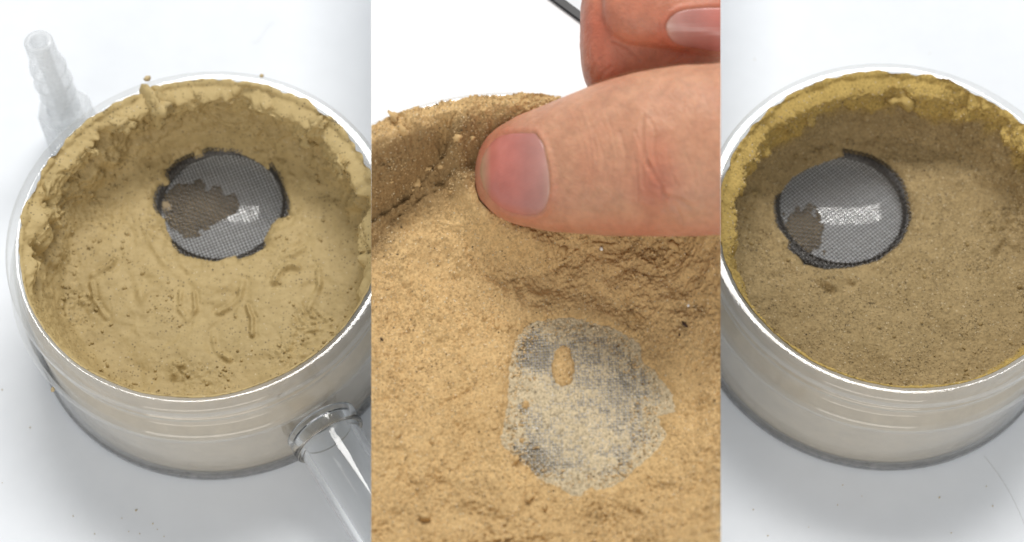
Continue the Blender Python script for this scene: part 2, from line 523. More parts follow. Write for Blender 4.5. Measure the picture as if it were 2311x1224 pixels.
def bowl(seed, loc, hole, feats, mat, name, floor_z, coat_amt, wet):
    """paste spread over the floor and up the wall of a jar; returns the mesh object"""
    nt, nv = 1060, 300
    # profile of the clean bowl
    ctrl = [(0.02, floor_z), (1.5, floor_z), (3.2, floor_z + 0.03), (3.7, floor_z + 0.14), (3.92, floor_z + 0.42), (4.08, floor_z + 0.85), (4.22, 3.3), (4.34, 3.75),
            (4.375, 4.0), (4.40, 4.125), (4.45, 4.135), (4.52, 4.125), (4.54, 4.10)]
    cp = np.array(ctrl)
    s = np.concatenate([[0], np.cumsum(np.linalg.norm(np.diff(cp, axis=0), axis=1))])
    # smooth interpolation by dense linear + moving average
    ss = np.linspace(0, s[-1], 900)
    pr = np.stack([np.interp(ss, s, cp[:, 0]), np.interp(ss, s, cp[:, 1])], -1)
    ker = np.hanning(49); ker /= ker.sum()
    pad = np.concatenate([2 * pr[0] - pr[24:0:-1], pr, 2 * pr[-1] - pr[-2:-26:-1]])
    sm = np.stack([np.convolve(pad[:, k], ker, 'valid') for k in (0, 1)], -1)
    blend = sstep(s[-1] - 0.75, s[-1] - 0.35, ss)[:, None]
    pr = sm * (1 - blend) + pr * blend
    u = np.linspace(0, s[-1], nv)
    prof = np.stack([np.interp(u, ss, pr[:, 0]), np.interp(u, ss, pr[:, 1])], -1)
    tg = np.gradient(prof, axis=0)
    tg /= np.linalg.norm(tg, axis=1)[:, None]
    nr = np.stack([-tg[:, 1], tg[:, 0]], -1)
    th = np.linspace(0, 2 * np.pi, nt, endpoint=False)
    ct, st = np.cos(th)[:, None], np.sin(th)[:, None]
    P = np.stack([ct * prof[:, 0], st * prof[:, 0], np.tile(prof[:, 1], (nt, 1))], -1).reshape(-1, 3)
    N = np.stack([ct * nr[:, 0], st * nr[:, 0], np.tile(nr[:, 1], (nt, 1))], -1).reshape(-1, 3)
    TH = np.repeat(th, nv)
    z = P[:, 2]
    ring = np.stack([np.cos(TH), np.sin(TH), 0 * TH], -1)
    wall = sstep(floor_z + 0.12, floor_z + 0.6, z)
    back = 0.12 + 0.88 * sstep(-0.55, 0.15, np.sin(TH))
    lip = sstep(3.85, 4.10, z)
    warp = np.stack([perlin(P * 1.1, seed + 50), perlin(P * 1.1, seed + 51), perlin(P * 1.1, seed + 52)], -1)
    # thick torn band under the rim
    zb = 3.36 + wet['band'] + 0.50 * perlin(ring * 2.1, seed + 1) + 0.30 * perlin(P * 1.7 + warp * 0.4, seed + 2) + 0.07 * perlin(P * 4.2, seed + 3)
    amount = back * np.clip(0.75 + 1.5 * perlin(ring * 3.3, seed + 4), 0.08, 1.4)
    band = sstep(zb - 0.13, zb + 0.15, z)
    coat = sstep(zb - 0.45, zb + 0.1, z + 0.25 * perlin(P * 2.4, seed + 5)) * wall
    D = wet['thick'] * band * amount * wall * (1 - 0.85 * lip)
    zb2 = zb + 0.30 + 0.35 * perlin(P * 2.2 + warp, seed + 6)
    D += 0.6 * wet['thick'] * sstep(zb2 - 0.12, zb2 + 0.14, z) * np.clip(amount - 0.5, 0, 1) * wall * (1 - lip)
    # lumpy wall
    D += wall * back * (1 - 0.8 * lip) * wet['lump'] * (0.16 * fbm(P * 1.25 + warp, 4, seed + 8) + 0.60 * np.clip(fbm(P * 1.5 + 0.9 * warp, 3, seed + 12) + 0.02, 0, 1) * (0.30 + band))
    D += lip * (0.03 + 0.05 * back) * (fbm(P * 2.5, 4, seed + 14) - 0.1)
    # smeared floor
    fl = 1 - wall
    D += fl * (0.13 * fbm(P * 0.55 + 0.3 * warp, 3, seed + 16))
    sw = wet['smear']
    a = wet['dir']
    q = np.stack([P[:, 0] * math.cos(a) + P[:, 1] * math.sin(a), (-P[:, 0] * math.sin(a) + P[:, 1] * math.cos(a)) * 0.45, 0 * z], -1)
    rid = fbm(q * 1.0 + 0.5 * warp, 3, seed + 20, mode=2)
    D += fl * sw * 0.022 * np.clip(rid - 0.75, 0, 1)
    D += fl * sw * 0.022 * fbm(P * 2.3 + 1.2 * warp, 3, seed + 24)
    # placed features
    grainy = np.full(len(P), wet['grain'], np.float32) + 0.5 * np.clip(perlin(P * 1.1, seed + 33), -0.5, 1)
    for f in feats:
        zz = f.get('z', floor_z)
        if f['k'] in ('lump', 'pit') and 'z' in f:          # on the wall: find the height where the sight line meets it
            zs_ = np.linspace(floor_z, 4.2, 60)
            rs_ = [np.hypot(*(unp(*f['p'][0], q)[:2] - np.array(loc)[:2])) for q in zs_]
            zz = float(zs_[int(np.argmin(np.abs(np.array(rs_) - 4.12)))])
        pts = px_local(f['p'], zz, loc)
        if f['k'] == 'ridge':
            d = line_d(P[:, :2] + 0.07 * warp[:, :2], pts)
            prof_ = np.exp(-(d / f['w']) ** 2) - 0.35 * np.exp(-((d - 2 * f['w']) / f['w']) ** 2)
            D += f['a'] * prof_ * (0.45 + 1.2 * np.clip(perlin(P * 3, seed + 40) + 0.35, 0, 1)) * fl
        elif f['k'] == 'rough':
            d = np.linalg.norm(P[:, :2] - pts[0] + 0.18 * warp[:, :2], axis=1)
            m = 1 - sstep(f['w'] * 0.45, f['w'], d)
            D += f['a'] * m * (0.10 * fbm(P * 4.5 + warp, 4, seed + 42, 0.62, mode=1) - f.get('sink', 0.03))
            grainy += 0.5 * m
        elif f['k'] == 'lump':
            d = np.linalg.norm((P - np.array([pts[0][0], pts[0][1], zz])) / np.array([f['w'], f['w'], f.get('h', f['w'])]) + 0.45 * warp, axis=1)
            D += f['a'] * (1 - sstep(0.15, 1.0, d)) * (1 - lip) * (1 + 0.5 * fbm(P * 2.2, 2, seed + 44))
        elif f['k'] == 'pit':
            d = np.linalg.norm(P - np.array([pts[0][0], pts[0][1], zz]) + 0.05 * warp, axis=1)
            D -= f['a'] * np.exp(-(d / f['w']) ** 2)
    # soften the coarse forms before the grain goes on
    G = D.reshape(nt, nv)
    for _ in range(3):
        G = (np.roll(G, 1, 0) + 2 * G + np.roll(G, -1, 0)) / 4
        G = np.concatenate([G[:, :1], (G[:, :-2] + 2 * G[:, 1:-1] + G[:, 2:]) / 4, G[:, -1:]], 1)
    D = G.ravel()
    D = np.where(D > 0, 0.5 * np.tanh(D / 0.5), D)
    D += 0.035 * fbm(P * 3.6 + warp, 3, seed + 36, 0.6, mode=1) * wall * back * (1 - lip)
    # grain
    fine = 0.020 * fbm(P * 5.5, 3, seed + 26) + wet['fine'] * fbm(P * 15, 2, seed + 30)
    D += fine * (0.35 + 0.75 * wall + 0.5 * np.clip(grainy, 0, 1))
    Q = P + N * D[:, None]
    # the paste stays inside the jar wall
    r = np.hypot(Q[:, 0], Q[:, 1])
    lim = np.where(Q[:, 2] > 4.105, 4.60, np.where(z > 4.08, 4.60, RIN - 0.012))
    k = np.minimum(1, lim / np.maximum(r, 1e-6))
    Q[:, 0] *= k; Q[:, 1] *= k
    # uneven edge on the lip: pull the outer rows in where the paste is missing
    top = prof[:, 1] > 4.09
    edge = 4.43 + back * (0.12 * perlin(ring * 5, seed + 61) + 0.08 * perlin(ring * 17, seed + 62)) + 0.03 * perlin(ring * 3, seed + 63)
    row = np.tile(np.arange(nv), nt)
    isl = (row >= np.argmax(prof[:, 0] > 4.36)) & (z > 4.0)
    r = np.hypot(Q[:, 0], Q[:, 1])
    k = np.where(isl, np.minimum(1, np.maximum(edge, 4.36) / r), 1)
    Q[:, 0] *= k; Q[:, 1] *= k
    lastrow = row >= nv - 2
    Q[lastrow, 2] = np.minimum(Q[lastrow, 2], 4.09)
    # opening over the wire cloth
    fl = 1 - wall
    sd = poly_sd(Q[:, :2] + 0.05 * warp[:, :2] + 0.018 * np.stack([perlin(P * 9, seed + 70), perlin(P * 9, seed + 71)], -1), px_local(hole, MESH_Z, loc))
    edge_z = MESH_Z + 0.015 + 0.17 * (1 - np.exp(-np.maximum(sd, 0) / 0.10)) * (1 + 0.8 * perlin(P * 2.7, seed + 72)) + 0.03 * perlin(P * 8, seed + 73)
    near = (1 - sstep(0.12, 0.6, sd)) * (1 - sstep(floor_z + 0.15, floor_z + 0.4, z))
    Q[:, 2] = Q[:, 2] * (1 - near) + edge_z * near
    Q[:, 2] = np.where((sd < 0) & (z < floor_z + 0.5), MESH_Z + 0.012 + 1.2 * sd, Q[:, 2])
    F = grid_faces(nt, nv, True)
    keep = ((sd[F] > -0.05) | (z[F] > floor_z + 0.5)).any(1)
    F = F[keep]
    used = np.zeros(len(Q), bool); used[F] = True
    idx = np.cumsum(used) - 1
    o = mesh_obj(name, Q[used], idx[F], mat, None, loc)
    attr(o, 'coat', np.clip(coat * wet['coatmix'], 0, 1)[used])
    attr(o, 'grain', np.clip(grainy, 0, 1)[used])
    grainy = np.clip(grainy, 0, 2)
    # loose clumps torn up on the wall, crumbs on the floor and round the opening
    r_ = np.random.default_rng(seed)
    nd = P + N * D[:, None]
    sel = np.flatnonzero((wall > 0.9) & (z < 3.98) & (z > zb - 0.12) & (back > 0.7) & (amount > 0.35))
    sel = r_.choice(sel, wet['clumps'])
    sz = r_.uniform(0.05, 0.15, len(sel)) ** 1.0 + r_.uniform(0.08, 0.26, len(sel)) * (r_.random(len(sel)) < 0.28)
    pc = Q[sel] - N[sel] * (0.35 * sz)[:, None]
    rr_ = np.hypot(pc[:, 0], pc[:, 1]); kk_ = np.minimum(1, (RIN - 0.02 - 0.9 * sz) / rr_)
    pc[:, 0] *= kk_; pc[:, 1] *= kk_
    bits('clumps', pc, sz, 0.6, 1.0, 3, seed + 13, mat, o, None, tone=np.full(len(sel), 0.8 * wet['coatmix']))
    ok = (fl > 0.6) & (sd > 0.03)
    wgt = np.where(ok, 0.15 + 2.0 * np.clip(grainy - wet['grain'], 0, 1) + 2.0 * np.exp(-np.maximum(sd, 0) / 0.05) + 1.5 * (z > floor_z + 0.1), 0)
    wgt = wgt * np.hypot(P[:, 0], P[:, 1])
    sel = r_.choice(len(P), wet['crumbs'], p=wgt / wgt.sum())
    sz = 0.016 + 0.05 * r_.random(len(sel)) ** 3
    bits('crumbs', Q[sel] + N[sel] * (0.2 * sz)[:, None], sz, 0.8, 0.9, 1, seed + 4, mat, o, None, tone=np.full(len(sel), 0.15))
    if wet['grains']:
        wgt = np.where((sd > 0.0) & (z < 4.0), 0.4 * wall + fl, 0) * np.hypot(P[:, 0], P[:, 1]) * np.clip(0.5 + perlin(P * 1.5, seed + 81), 0.05, 1)
        sel = r_.choice(len(P), wet['grains'], p=wgt / wgt.sum())
        bits('grains', Q[sel] + N[sel] * 0.006, r_.uniform(0.012, 0.026, len(sel)), 1.0, 0, 0, seed + 5, M['grain_brown'], o, None, smooth=False)
    # pale residue seen through the outside of the jar wall
    t = np.linspace(0, 2 * np.pi, 160, endpoint=False)
    zz = np.concatenate([np.linspace(0.14, 2.39, 8), np.linspace(2.5, 2.88, 3), np.linspace(3.0, 4.06, 4)])
    rr = np.interp(zz, [0, 2.40, 2.90, 5], [RIN + 0.29, RIN + 0.29, RIN - 0.008, RIN - 0.008])
    V = np.stack([np.outer(np.cos(t), rr), np.outer(np.sin(t), rr), np.tile(zz, (160, 1))], -1).reshape(-1, 3)
    mesh_obj('residue_film', V, grid_faces(160, len(zz), True), M['film'], o)
    return o

C1 = unp(455, 525, H); C3 = unp(2029, 505, H)
LOC1 = (C1[0], C1[1], 0.0); LOC3 = (C3[0], C3[1], 0.0)

def make_jar(loc, R, label):
    j = empty('plastic_jar', loc)
    tag(j, label, 'jar')
    v, f = jar_shell(j, R)
    fix_normals(mesh_obj('shell', v, f, M['clear'], j))
    v, f = lathe(rounded([(R - 0.05, 0.015), (R + 0.072, 0.015), (R + 0.072, 0.20), (R - 0.05, 0.24)], 0.03), 160)
    fix_normals(mesh_obj('base_ring', v, f, M['base_grey'], j))
    return j

jar1 = make_jar(LOC1, 4.8, 'clear plastic jar with a round side handle, holding smooth olive paste')
jar3 = make_jar(LOC3, 4.8, 'clear plastic jar without handle, holding brown grainy sand ringed by yellow paste')

HOLE1 = [(375,385),(400,362),(436,344),(440,352),(450,348),(466,332),(527,337),(560,348),(593,365),(602,376),(613,367),(638,405),(656,456),(653,491),(632,494),(618,507),(600,537),
         (598,562),(570,578),(537,588),(528,580),(486,592),(455,586),(420,577),(405,570),(385,547),(367,517),(365,496),(352,480),(347,471),(345,450),(350,431),(360,418),(377,412)]
HOLE3 = [(1767,420),(1785,396),(1812,378),(1863,358),(1900,346),(1904,334),(1940,340),(1975,350),(2005,370),(2025,390),(2041,415),(2051,446),(2058,496),(2048,525),(2030,552),(1985,588),(1924,605),
         (1863,608),(1812,598),(1798,580),(1777,562),(1781,545),(1767,527),(1755,515),(1749,501),(1744,470),(1749,446)]

F1 = [dict(k='rough', p=[(215, 480)], w=0.75, a=0.8), dict(k='rough', p=[(185, 690)], w=0.62, a=0.9, sink=0.05), dict(k='rough', p=[(700, 725)], w=0.6, a=0.9, sink=0.04),
      dict(k='rough', p=[(405, 845)], w=0.34, a=1.0, sink=-0.06), dict(k='rough', p=[(470, 880)], w=1.1, a=0.45, sink=0.0), dict(k='rough', p=[(660, 800)], w=0.8, a=0.6),
      dict(k='rough', p=[(150, 600)], w=0.7, a=0.5, sink=0.0),
      dict(k='ridge', p=[(406, 655), (402, 700), (420, 722), (440, 700), (436, 660)], w=0.055, a=0.085), dict(k='ridge', p=[(620, 640), (632, 612), (655, 598), (668, 604)], w=0.075, a=0.13),
      dict(k='ridge', p=[(548, 640), (540, 670), (515, 690), (490, 705)], w=0.07, a=0.09), dict(k='ridge', p=[(560, 690), (572, 720), (568, 760)], w=0.05, a=0.09),
      dict(k='ridge', p=[(420, 575), (416, 600), (425, 612)], w=0.06, a=0.10), dict(k='ridge', p=[(215, 625), (250, 605), (262, 585)], w=0.06, a=0.09),
      dict(k='ridge', p=[(335, 530), (350, 560), (380, 600)], w=0.08, a=0.06), dict(k='ridge', p=[(690, 560), (660, 575), (640, 580)], w=0.08, a=0.08),
      dict(k='ridge', p=[(720, 610), (722, 650), (700, 690)], w=0.07, a=0.08), dict(k='ridge', p=[(210, 640), (212, 680), (240, 715)], w=0.05, a=0.10),
      dict(k='ridge', p=[(480, 750), (490, 790), (520, 815)], w=0.06, a=0.06), dict(k='ridge', p=[(300, 600), (310, 640), (330, 700)], w=0.1, a=0.05),
      dict(k='lump', p=[(300, 240)], z=3.1, w=0.85, h=0.8, a=0.42), dict(k='lump', p=[(350, 330)], z=1.8, w=0.5, a=0.3), dict(k='lump', p=[(250, 330)], z=2.2, w=0.7, a=0.25),
      dict(k='lump', p=[(505, 200)], z=3.4, w=0.75, h=0.5, a=0.38), dict(k='lump', p=[(575, 215)], z=3.0, w=0.45, h=0.5, a=0.32), dict(k='lump', p=[(690, 265)], z=2.9, w=0.6, h=0.7, a=0.35),
      dict(k='lump', p=[(775, 350)], z=2.7, w=0.7, h=0.9, a=0.38), dict(k='lump', p=[(815, 440)], z=2.7, w=0.6, h=0.9, a=0.3), dict(k='lump', p=[(200, 390)], z=1.2, w=0.5, a=0.22),
      dict(k='pit', p=[(432, 299)], z=1.35, w=0.12, a=0.5), dict(k='pit', p=[(575, 316)], z=1.15, w=0.09, a=0.4)]
paste1 = bowl(11, LOC1, HOLE1, F1, M['paste_olive'], 'paste', 2.1, 1.0,
              dict(band=0.0, thick=0.32, lump=1.0, smear=1.0, dir=1.2, grain=0.12, fine=0.010, coatmix=0.7, clumps=42, crumbs=650, grains=0))
tag(paste1, 'smooth olive tan paste smeared around the wire mesh in the handled jar', 'paste')

F3 = [dict(k='rough', p=[(2255, 500)], w=0.7, a=1.0), dict(k='rough', p=[(2290, 380)], w=0.6, a=1.0), dict(k='rough', p=[(2120, 290)], w=0.5, a=0.8),
      dict(k='lump', p=[(1780, 255)], z=3.0, w=0.8, h=0.55, a=0.30), dict(k='lump', p=[(1950, 185)], z=3.3, w=0.6, h=0.5, a=0.36), dict(k='lump', p=[(2045, 195)], z=3.2, w=0.55, h=0.5, a=0.40),
      dict(k='lump', p=[(2130, 205)], z=3.2, w=0.6, h=0.5, a=0.25), dict(k='lump', p=[(1660, 400)], z=3.0, w=0.6, h=0.9, a=0.36), dict(k='lump', p=[(1680, 470)], z=2.0, w=0.45, h=0.6, a=0.25),
      dict(k='ridge', p=[(2090, 470), (2088, 495)], w=0.05, a=-0.10), dict(k='ridge', p=[(1880, 650), (1850, 630)], w=0.09, a=0.10), dict(k='ridge', p=[(1905, 610), (1925, 640)], w=0.06, a=0.10),
      dict(k='ridge', p=[(2240, 560), (2260, 540), (2290, 552)], w=0.10, a=0.10), dict(k='ridge', p=[(2150, 420), (2200, 400), (2290, 430)], w=0.16, a=0.14),
      dict(k='ridge', p=[(2190, 300), (2240, 340), (2260, 400)], w=0.2, a=0.16), dict(k='ridge', p=[(1700, 620), (1730, 700), (1800, 780)], w=0.2, a=0.06),
      dict(k='lump', p=[(2240, 763)], z=0.8, w=0.13, a=0.13), dict(k='lump', p=[(2180, 380)], z=0.85, w=0.5, a=0.12), dict(k='lump', p=[(1940, 310)], z=1.0, w=0.12, a=0.12)]
paste3 = bowl(77, LOC3, HOLE3, F3, M['sand_brown'], 'paste', 2.1, 1.0,
              dict(band=-0.1, thick=0.44, lump=0.7, smear=0.55, dir=0.4, grain=0.75, fine=0.016, coatmix=1.0, clumps=26, crumbs=380, grains=9000))
tag(paste3, 'brown grainy sand with a thick yellow band of paste under the rim, jar without handle', 'paste')

def under_mesh(jar, hole, loc, rot, blob, tilt):
    pl = px_local(hole, MESH_Z, loc)
    c = (pl.min(0) + pl.max(0)) / 2
    rad = np.abs(pl - c).max() + 0.10
    wire_mesh(jar, c, rad, MESH_Z, rot)
    # pale collecting cup under the cloth
    R0 = rad * 0.84
    cz = MESH_Z - 0.68
    prof = [(R0 * q + 0.005, cz - 0.05 + 0.30 * q * q) for q in np.linspace(0, 0.96, 14)] + [(R0, cz + 0.28), (R0 + 0.02, MESH_Z - 0.25), (R0 + 0.12, MESH_Z - 0.2)]
    v, f = lathe(prof, 96, closed=False)
    low_ = v[:, 2] < MESH_Z - 0.3
    v[low_, 2] += tilt[0] * v[low_, 0] + tilt[1] * v[low_, 1]
    v[:, 0] += c[0]; v[:, 1] += c[1]
    mesh_obj('cup', v, f, M['cup'], jar)
    v, f = lathe([(rad * 0.83, MESH_Z - 0.08), (rad * 1.0, MESH_Z - 0.06), (rad * 1.0, MESH_Z - 0.12), (rad * 0.83, MESH_Z - 0.14)], 96)
    v[:, 0] += c[0]; v[:, 1] += c[1]
    fix_normals(mesh_obj('rim_shade_ring', v, f, M['rim_shade_ring'], jar))  # added ring, its dark colour stands in for shade under the cloth's rim
    # brown mound in the cup, its colour stands in for the paste's reflection
    n = 80
    g = np.linspace(-1, 1, n)
    X, Y = np.meshgrid(g, g, indexing='ij')
    p = np.stack([X.ravel(), Y.ravel(), 0 * X.ravel()], -1)
    bp = px_local(blob, cz + 0.1, loc)
    lo, hi = bp.min(0) - 0.1, bp.max(0) + 0.1
    xy = (p[:, :2] * 0.5 + 0.5) * (hi - lo) + lo
    sd = poly_sd(xy + 0.22 * np.stack([fbm(p * 3 + 9, 3, 3), fbm(p * 3 + 9, 3, 4)], -1), bp)
    rc2 = ((xy - c) ** 2).sum(1) / R0 ** 2
    zz = cz - 0.07 + (xy - c) @ np.array(tilt) + 0.30 * rc2 + 0.22 * (1 - np.exp(np.minimum(sd, 0) / 0.25)) + 0.03 * fbm(p * 3 + 5, 3, 8)
    V = np.concatenate([xy, zz[:, None]], 1)
    F = grid_faces(n, n)
    F = F[(sd[F] < 0.02).all(1)]
    mesh_obj('reflection_clump', V, F, M['cup_reflection'], jar)
M['cup'] = translucent('cup_plastic', (0.90, 0.92, 0.95), 0.07, 0.3)
M['rim_shade_ring'] = plain('rim_shade_dark', (0.07, 0.065, 0.06), 0.5, noise_amt=0.3)
M['cup_reflection'] = plain('cup_reflection_brown', (0.36, 0.28, 0.17), 0.8, noise_amt=0.35)
under_mesh(jar1, HOLE1, LOC1, math.radians(24), [(385,450),(420,420),(450,412),(490,425),(535,436),(538,455),(520,478),(490,500),(440,545),(400,535),(365,500),(365,470)], (-0.17, -0.03))
under_mesh(jar3, HOLE3, LOC3, math.radians(38), [(1750,520),(1800,462),(1835,458),(1858,500),(1860,560),(1800,590),(1760,570)], (0.07, -0.03))

# handle tube on the first jar
def tube_mesh(a, b, ro, ri, seg=64, rings=2):
    a, b = np.array(a), np.array(b)
    d = (b - a) / np.linalg.norm(b - a)
    e1 = np.cross(d, (0, 0, 1)); e1 /= np.linalg.norm(e1)
    e2 = np.cross(e1, d)
    t = np.linspace(0, 2 * np.pi, seg, endpoint=False)
    prof = rounded([(ri, 0), (ro, 0), (ro, 1), (ri, 1)], 0.0)
    L = np.linalg.norm(b - a)
    prof = rounded([(ri, 0), (ro, 0), (ro, L), (ri, L)], 0.05)
    n = len(prof)
    V = np.array([a + d * q[1] + (e1 * math.cos(x) + e2 * math.sin(x)) * q[0] for x in t for q in prof])
    F = []
    for i in range(seg):
        i2 = (i + 1) % seg
        for j in range(n):
            j2 = (j + 1) % n
            F.append((i * n + j, i2 * n + j, i2 * n + j2, i * n + j2))
    return V, np.array(F)

ha = unp(721, 955, 1.55) - np.array(LOC1); hb = unp(853, 1171, 1.55) - np.array(LOC1)
hd_ = (hb - ha) / np.linalg.norm(hb - ha)
# start the tube where its axis leaves the jar wall
tt = np.linspace(-3, 6, 900)
rr = [np.hypot(*(ha + hd_ * t)[:2]) for t in tt]
t0 = [t for t, r in zip(tt, rr) if r > 5.05 and t > -1.5][0]
hs = ha + hd_ * t0
hnd = empty('handle', hs); hnd.parent = jar1
for nm, a, b, ro, ri in (('tube', 0.0, 6.6, 0.80, 0.60), ('collar', -0.12, 0.38, 0.93, 0.81)):
    v, f = tube_mesh(hd_ * a, hd_ * b, ro, ri)
    fix_normals(mesh_obj(nm, v, f, M['clear_tube'], hnd))

# barbed hose fitting standing behind the first jar
fp = unp(172, 318, 0)
fit = empty('hose_fitting', fp)
tag(fit, 'frosted white barbed hose fitting standing behind the handled jar', 'fitting')
prof = rounded([(0.20, 0.9), (0.50, 0.9), (0.46, 1.75), (0.36, 1.95), (0.34, 2.2), (0.50, 2.35), (0.40, 2.85), (0.38, 2.9), (0.52, 2.95), (0.42, 3.45), (0.40, 3.5), (0.49, 3.58),
                (0.38, 4.1), (0.37, 4.75), (0.33, 4.8), (0.22, 4.8), (0.20, 4.7)], 0.03)
v, f = lathe(prof, 48)
fix_normals(mesh_obj('barb', v, f, M['frosted'], fit))
b2 = bmesh.new()
bmesh.ops.create_cone(b2, cap_ends=True, segments=6, radius1=0.80, radius2=0.76, depth=1.7)
bmesh.ops.bevel(b2, geom=b2.edges[:], offset=0.07, segments=2, affect='EDGES')
bm_obj('hex_nut', b2, M['frosted'], fit, (0, 0, 0.86), smooth=False)

# ------------------------------------------------------------------ the middle jar
R2 = 6.2
Z2 = SHELF_T
C2 = unp(1152, 768, Z2 + H)
LOC2 = np.array([C2[0], C2[1], Z2])
RIN2 = R2 - 0.40

def clip_bm(bm, loc):
    for nrm in (NLP, NRP):
        g = bm.verts[:] + bm.edges[:] + bm.faces[:]
        res = bmesh.ops.bisect_plane(bm, geom=g, dist=1e-5, plane_co=Vector(CAM - np.array(loc)), plane_no=Vector(nrm), clear_outer=True)
        ed = [e for e in res['geom_cut'] if isinstance(e, bmesh.types.BMEdge)]
        bmesh.ops.edgeloop_fill(bm, edges=ed)

jar2 = empty('plastic_jar', LOC2)
tag(jar2, 'clear plastic jar nearest the viewer, brim full of loose tan sand under the thumb', 'jar')
v, f = lathe(jar_profile(R2), 240)
bm = bmesh.new()
bv = [bm.verts.new(p) for p in v]
for q in f: bm.faces.new([bv[k] for k in q])
clip_bm(bm, LOC2)
bm_obj('shell', bm, M['clear'], jar2)

HOLE2 = [(1195,732),(1240,727),(1286,720),(1348,735),(1404,753),(1439,778),(1450,819),(1485,855),(1511,896),(1518,926),(1490,936),(1475,941),(1486,965),(1500,987),(1470,1023),(1424,1069),(1388,1097),(1348,1107),
         (1330,1098),(1307,1120),(1261,1102),(1215,1079),(1164,1033),(1134,1003),(1144,931),(1154,865),(1149,819),(1169,768)]
MESH_Z2 = 1.6
MZ2 = Z2 + MESH_Z2
FZ2 = MZ2 + 0.16

def prof_thumb(x):
    """upper and lower outline of the thumb in the picture and its depth"""
    X = np.array([1072, 1080, 1100, 1130, 1170, 1230, 1310, 1420, 1530, 1626, 1900.])
    T = np.array([396, 342, 308, 284, 262, 236, 203, 166, 149, 143, 150.])
    B = np.array([404, 446, 471, 492, 508, 521, 529, 534, 534, 531, 515.])
    q, Q = np.sqrt(np.maximum(x - 1072, 0)), np.sqrt(X - 1072)
    return np.interp(q, Q, T), np.interp(q, Q, B)

DT0 = depth(unp(1110, 410, Z2 + 3.05)) + 0.0
DT1 = depth(unp(1626, 340, Z2 + 5.25))
def thumb_dep(x):
    s = (x - 1072) / (1626 - 1072)
    return DT0 + (DT1 - DT0) * s - 0.35 * np.sin(np.pi * np.clip(s, 0, 1)) * 0.6
def thumb_half(x):
    t, b = prof_thumb(x)
    hy = (b - t) / 2 / FPX * thumb_dep(x)
    return np.minimum(hy * 0.80, 0.62 + 0.42 * hy)

def sand_height(X, Y):
    """height of the loose sand at world x, y"""
    P = np.stack([X, Y, 0 * X], -1)
    lx, ly = X - LOC2[0], Y - LOC2[1]
    wob = fbm(P * 0.55, 3, 201)
    rn = np.hypot(lx, ly) / RIN2 + 0.035 * wob + 0.018 * fbm(P * 2.2, 3, 205)
    true_r = np.hypot(lx, ly)
    rel = np.interp(rn, [0, 0.54, 0.64, 0.72, 0.79, 0.86, 0.92, 0.97, 1.0, 1.02, 1.3], [0, 0, 0.04, 0.10, 0.22, 0.44, 0.70, 0.93, 1.0, 1.015, 1.02])
    z = FZ2 + (Z2 + H + 0.06 - FZ2) * rel
    wallm = sstep(0.68, 0.8, rn)
    xy = np.stack([X, Y], -1)
    w3 = np.stack([perlin(P * 0.9, 211), perlin(P * 0.9, 212), 0 * X], -1); w2 = w3[:, :2]
    # mound pushed up against the back wall by the thumb
    pm = px_local([(780, 540), (838, 505), (930, 448), (1000, 395), (1020, 345), (1060, 300), (1130, 270), (1300, 330), (1420, 470), (1300, 560), (1150, 600), (1000, 610), (838, 610), (780, 600)], Z2 + 2.4, (0, 0, 0))
    sd = poly_sd(xy + 0.14 * w2, pm)
    mound = 1.0 * (1 - np.exp(np.minimum(sd, 0) / 0.55))
    zm = FZ2 + 0.25 + mound + 0.25 * wallm
    ww = sstep(0.80, 0.92, rn)
    yb0, yb1 = unp(1000, 640, Z2 + 2.4)[1], unp(1000, 440, Z2 + 2.4)[1]
    fade = sstep(yb0, yb1, Y)
    zm = np.maximum(z, FZ2 + (zm - FZ2) * fade)
    z = np.where(sd < 0, z * ww + zm * (1 - ww), z)
    cl = px_local([(760, 545), (838, 510), (900, 472), (950, 438), (1000, 400), (1018, 350), (1050, 300), (1090, 270)], Z2 + 2.2, (0, 0, 0))
    dc = line_d(xy + 0.10 * w2, cl)
    z -= 0.35 * np.exp(-(dc / 0.10) ** 2)
    rl_ = px_local([(1052, 350), (1040, 390), (1050, 440), (1080, 485), (1140, 515), (1220, 530)], Z2 + 2.7, (0, 0, 0))
    dr = line_d(xy + 0.12 * w2, rl_)
    z += 0.34 * np.exp(-(dr / 0.28) ** 2) * (1 + 0.5 * perlin(P * 1.7, 218))
    # low drifts
    z += (1 - wallm) * (0.30 * fbm(P * 0.45 + 3, 3, 215)) + 0.075 * fbm(P * 1.5 + w3, 4, 220) * (1 + 0.5 * wallm) + (1 - wallm) * 0.07 * fbm(P * 1.1 + w3, 3, 223, mode=1)
    # coarse crumbly wall
    z += wallm * 0.035 * fbm(P * 4.5, 3, 226, 0.6, mode=1)
    return z, wallm, sd

ns, ny = 500, 620
ks = np.linspace(KL, KR, ns)
ys = np.linspace(LOC2[1] - R2 - 0.02, LOC2[1] + R2 + 0.02, ny)
KK, YY = np.meshgrid(ks, ys, indexing='ij')
KK, YY = KK.ravel(), YY.ravel()
Zc = np.full(KK.shape, Z2 + 1.2)
for it in range(4):
    XX = KK * ((YY - CAM[1]) * FWD[1] + (Zc - CAM[2]) * FWD[2])
    zn, wallm, sdm = sand_height(XX, YY)
    Zc = 0.3 * Zc + 0.7 * zn
XX = KK * ((YY - CAM[1]) * FWD[1] + (Zc - CAM[2]) * FWD[2])
P = np.stack([XX, YY, Zc], -1)
sdh = poly_sd(np.stack([XX, YY], -1) + 0.03 * np.stack([perlin(P * 7, 301), perlin(P * 7, 302)], -1) + 0.05 * np.stack([perlin(P * 2.5, 303), perlin(P * 2.5, 304)], -1), px_local(HOLE2, MZ2, (0, 0, 0)))
isl = px_local([(1271, 829), (1186, 914), (1178, 995)], MZ2, (0, 0, 0))
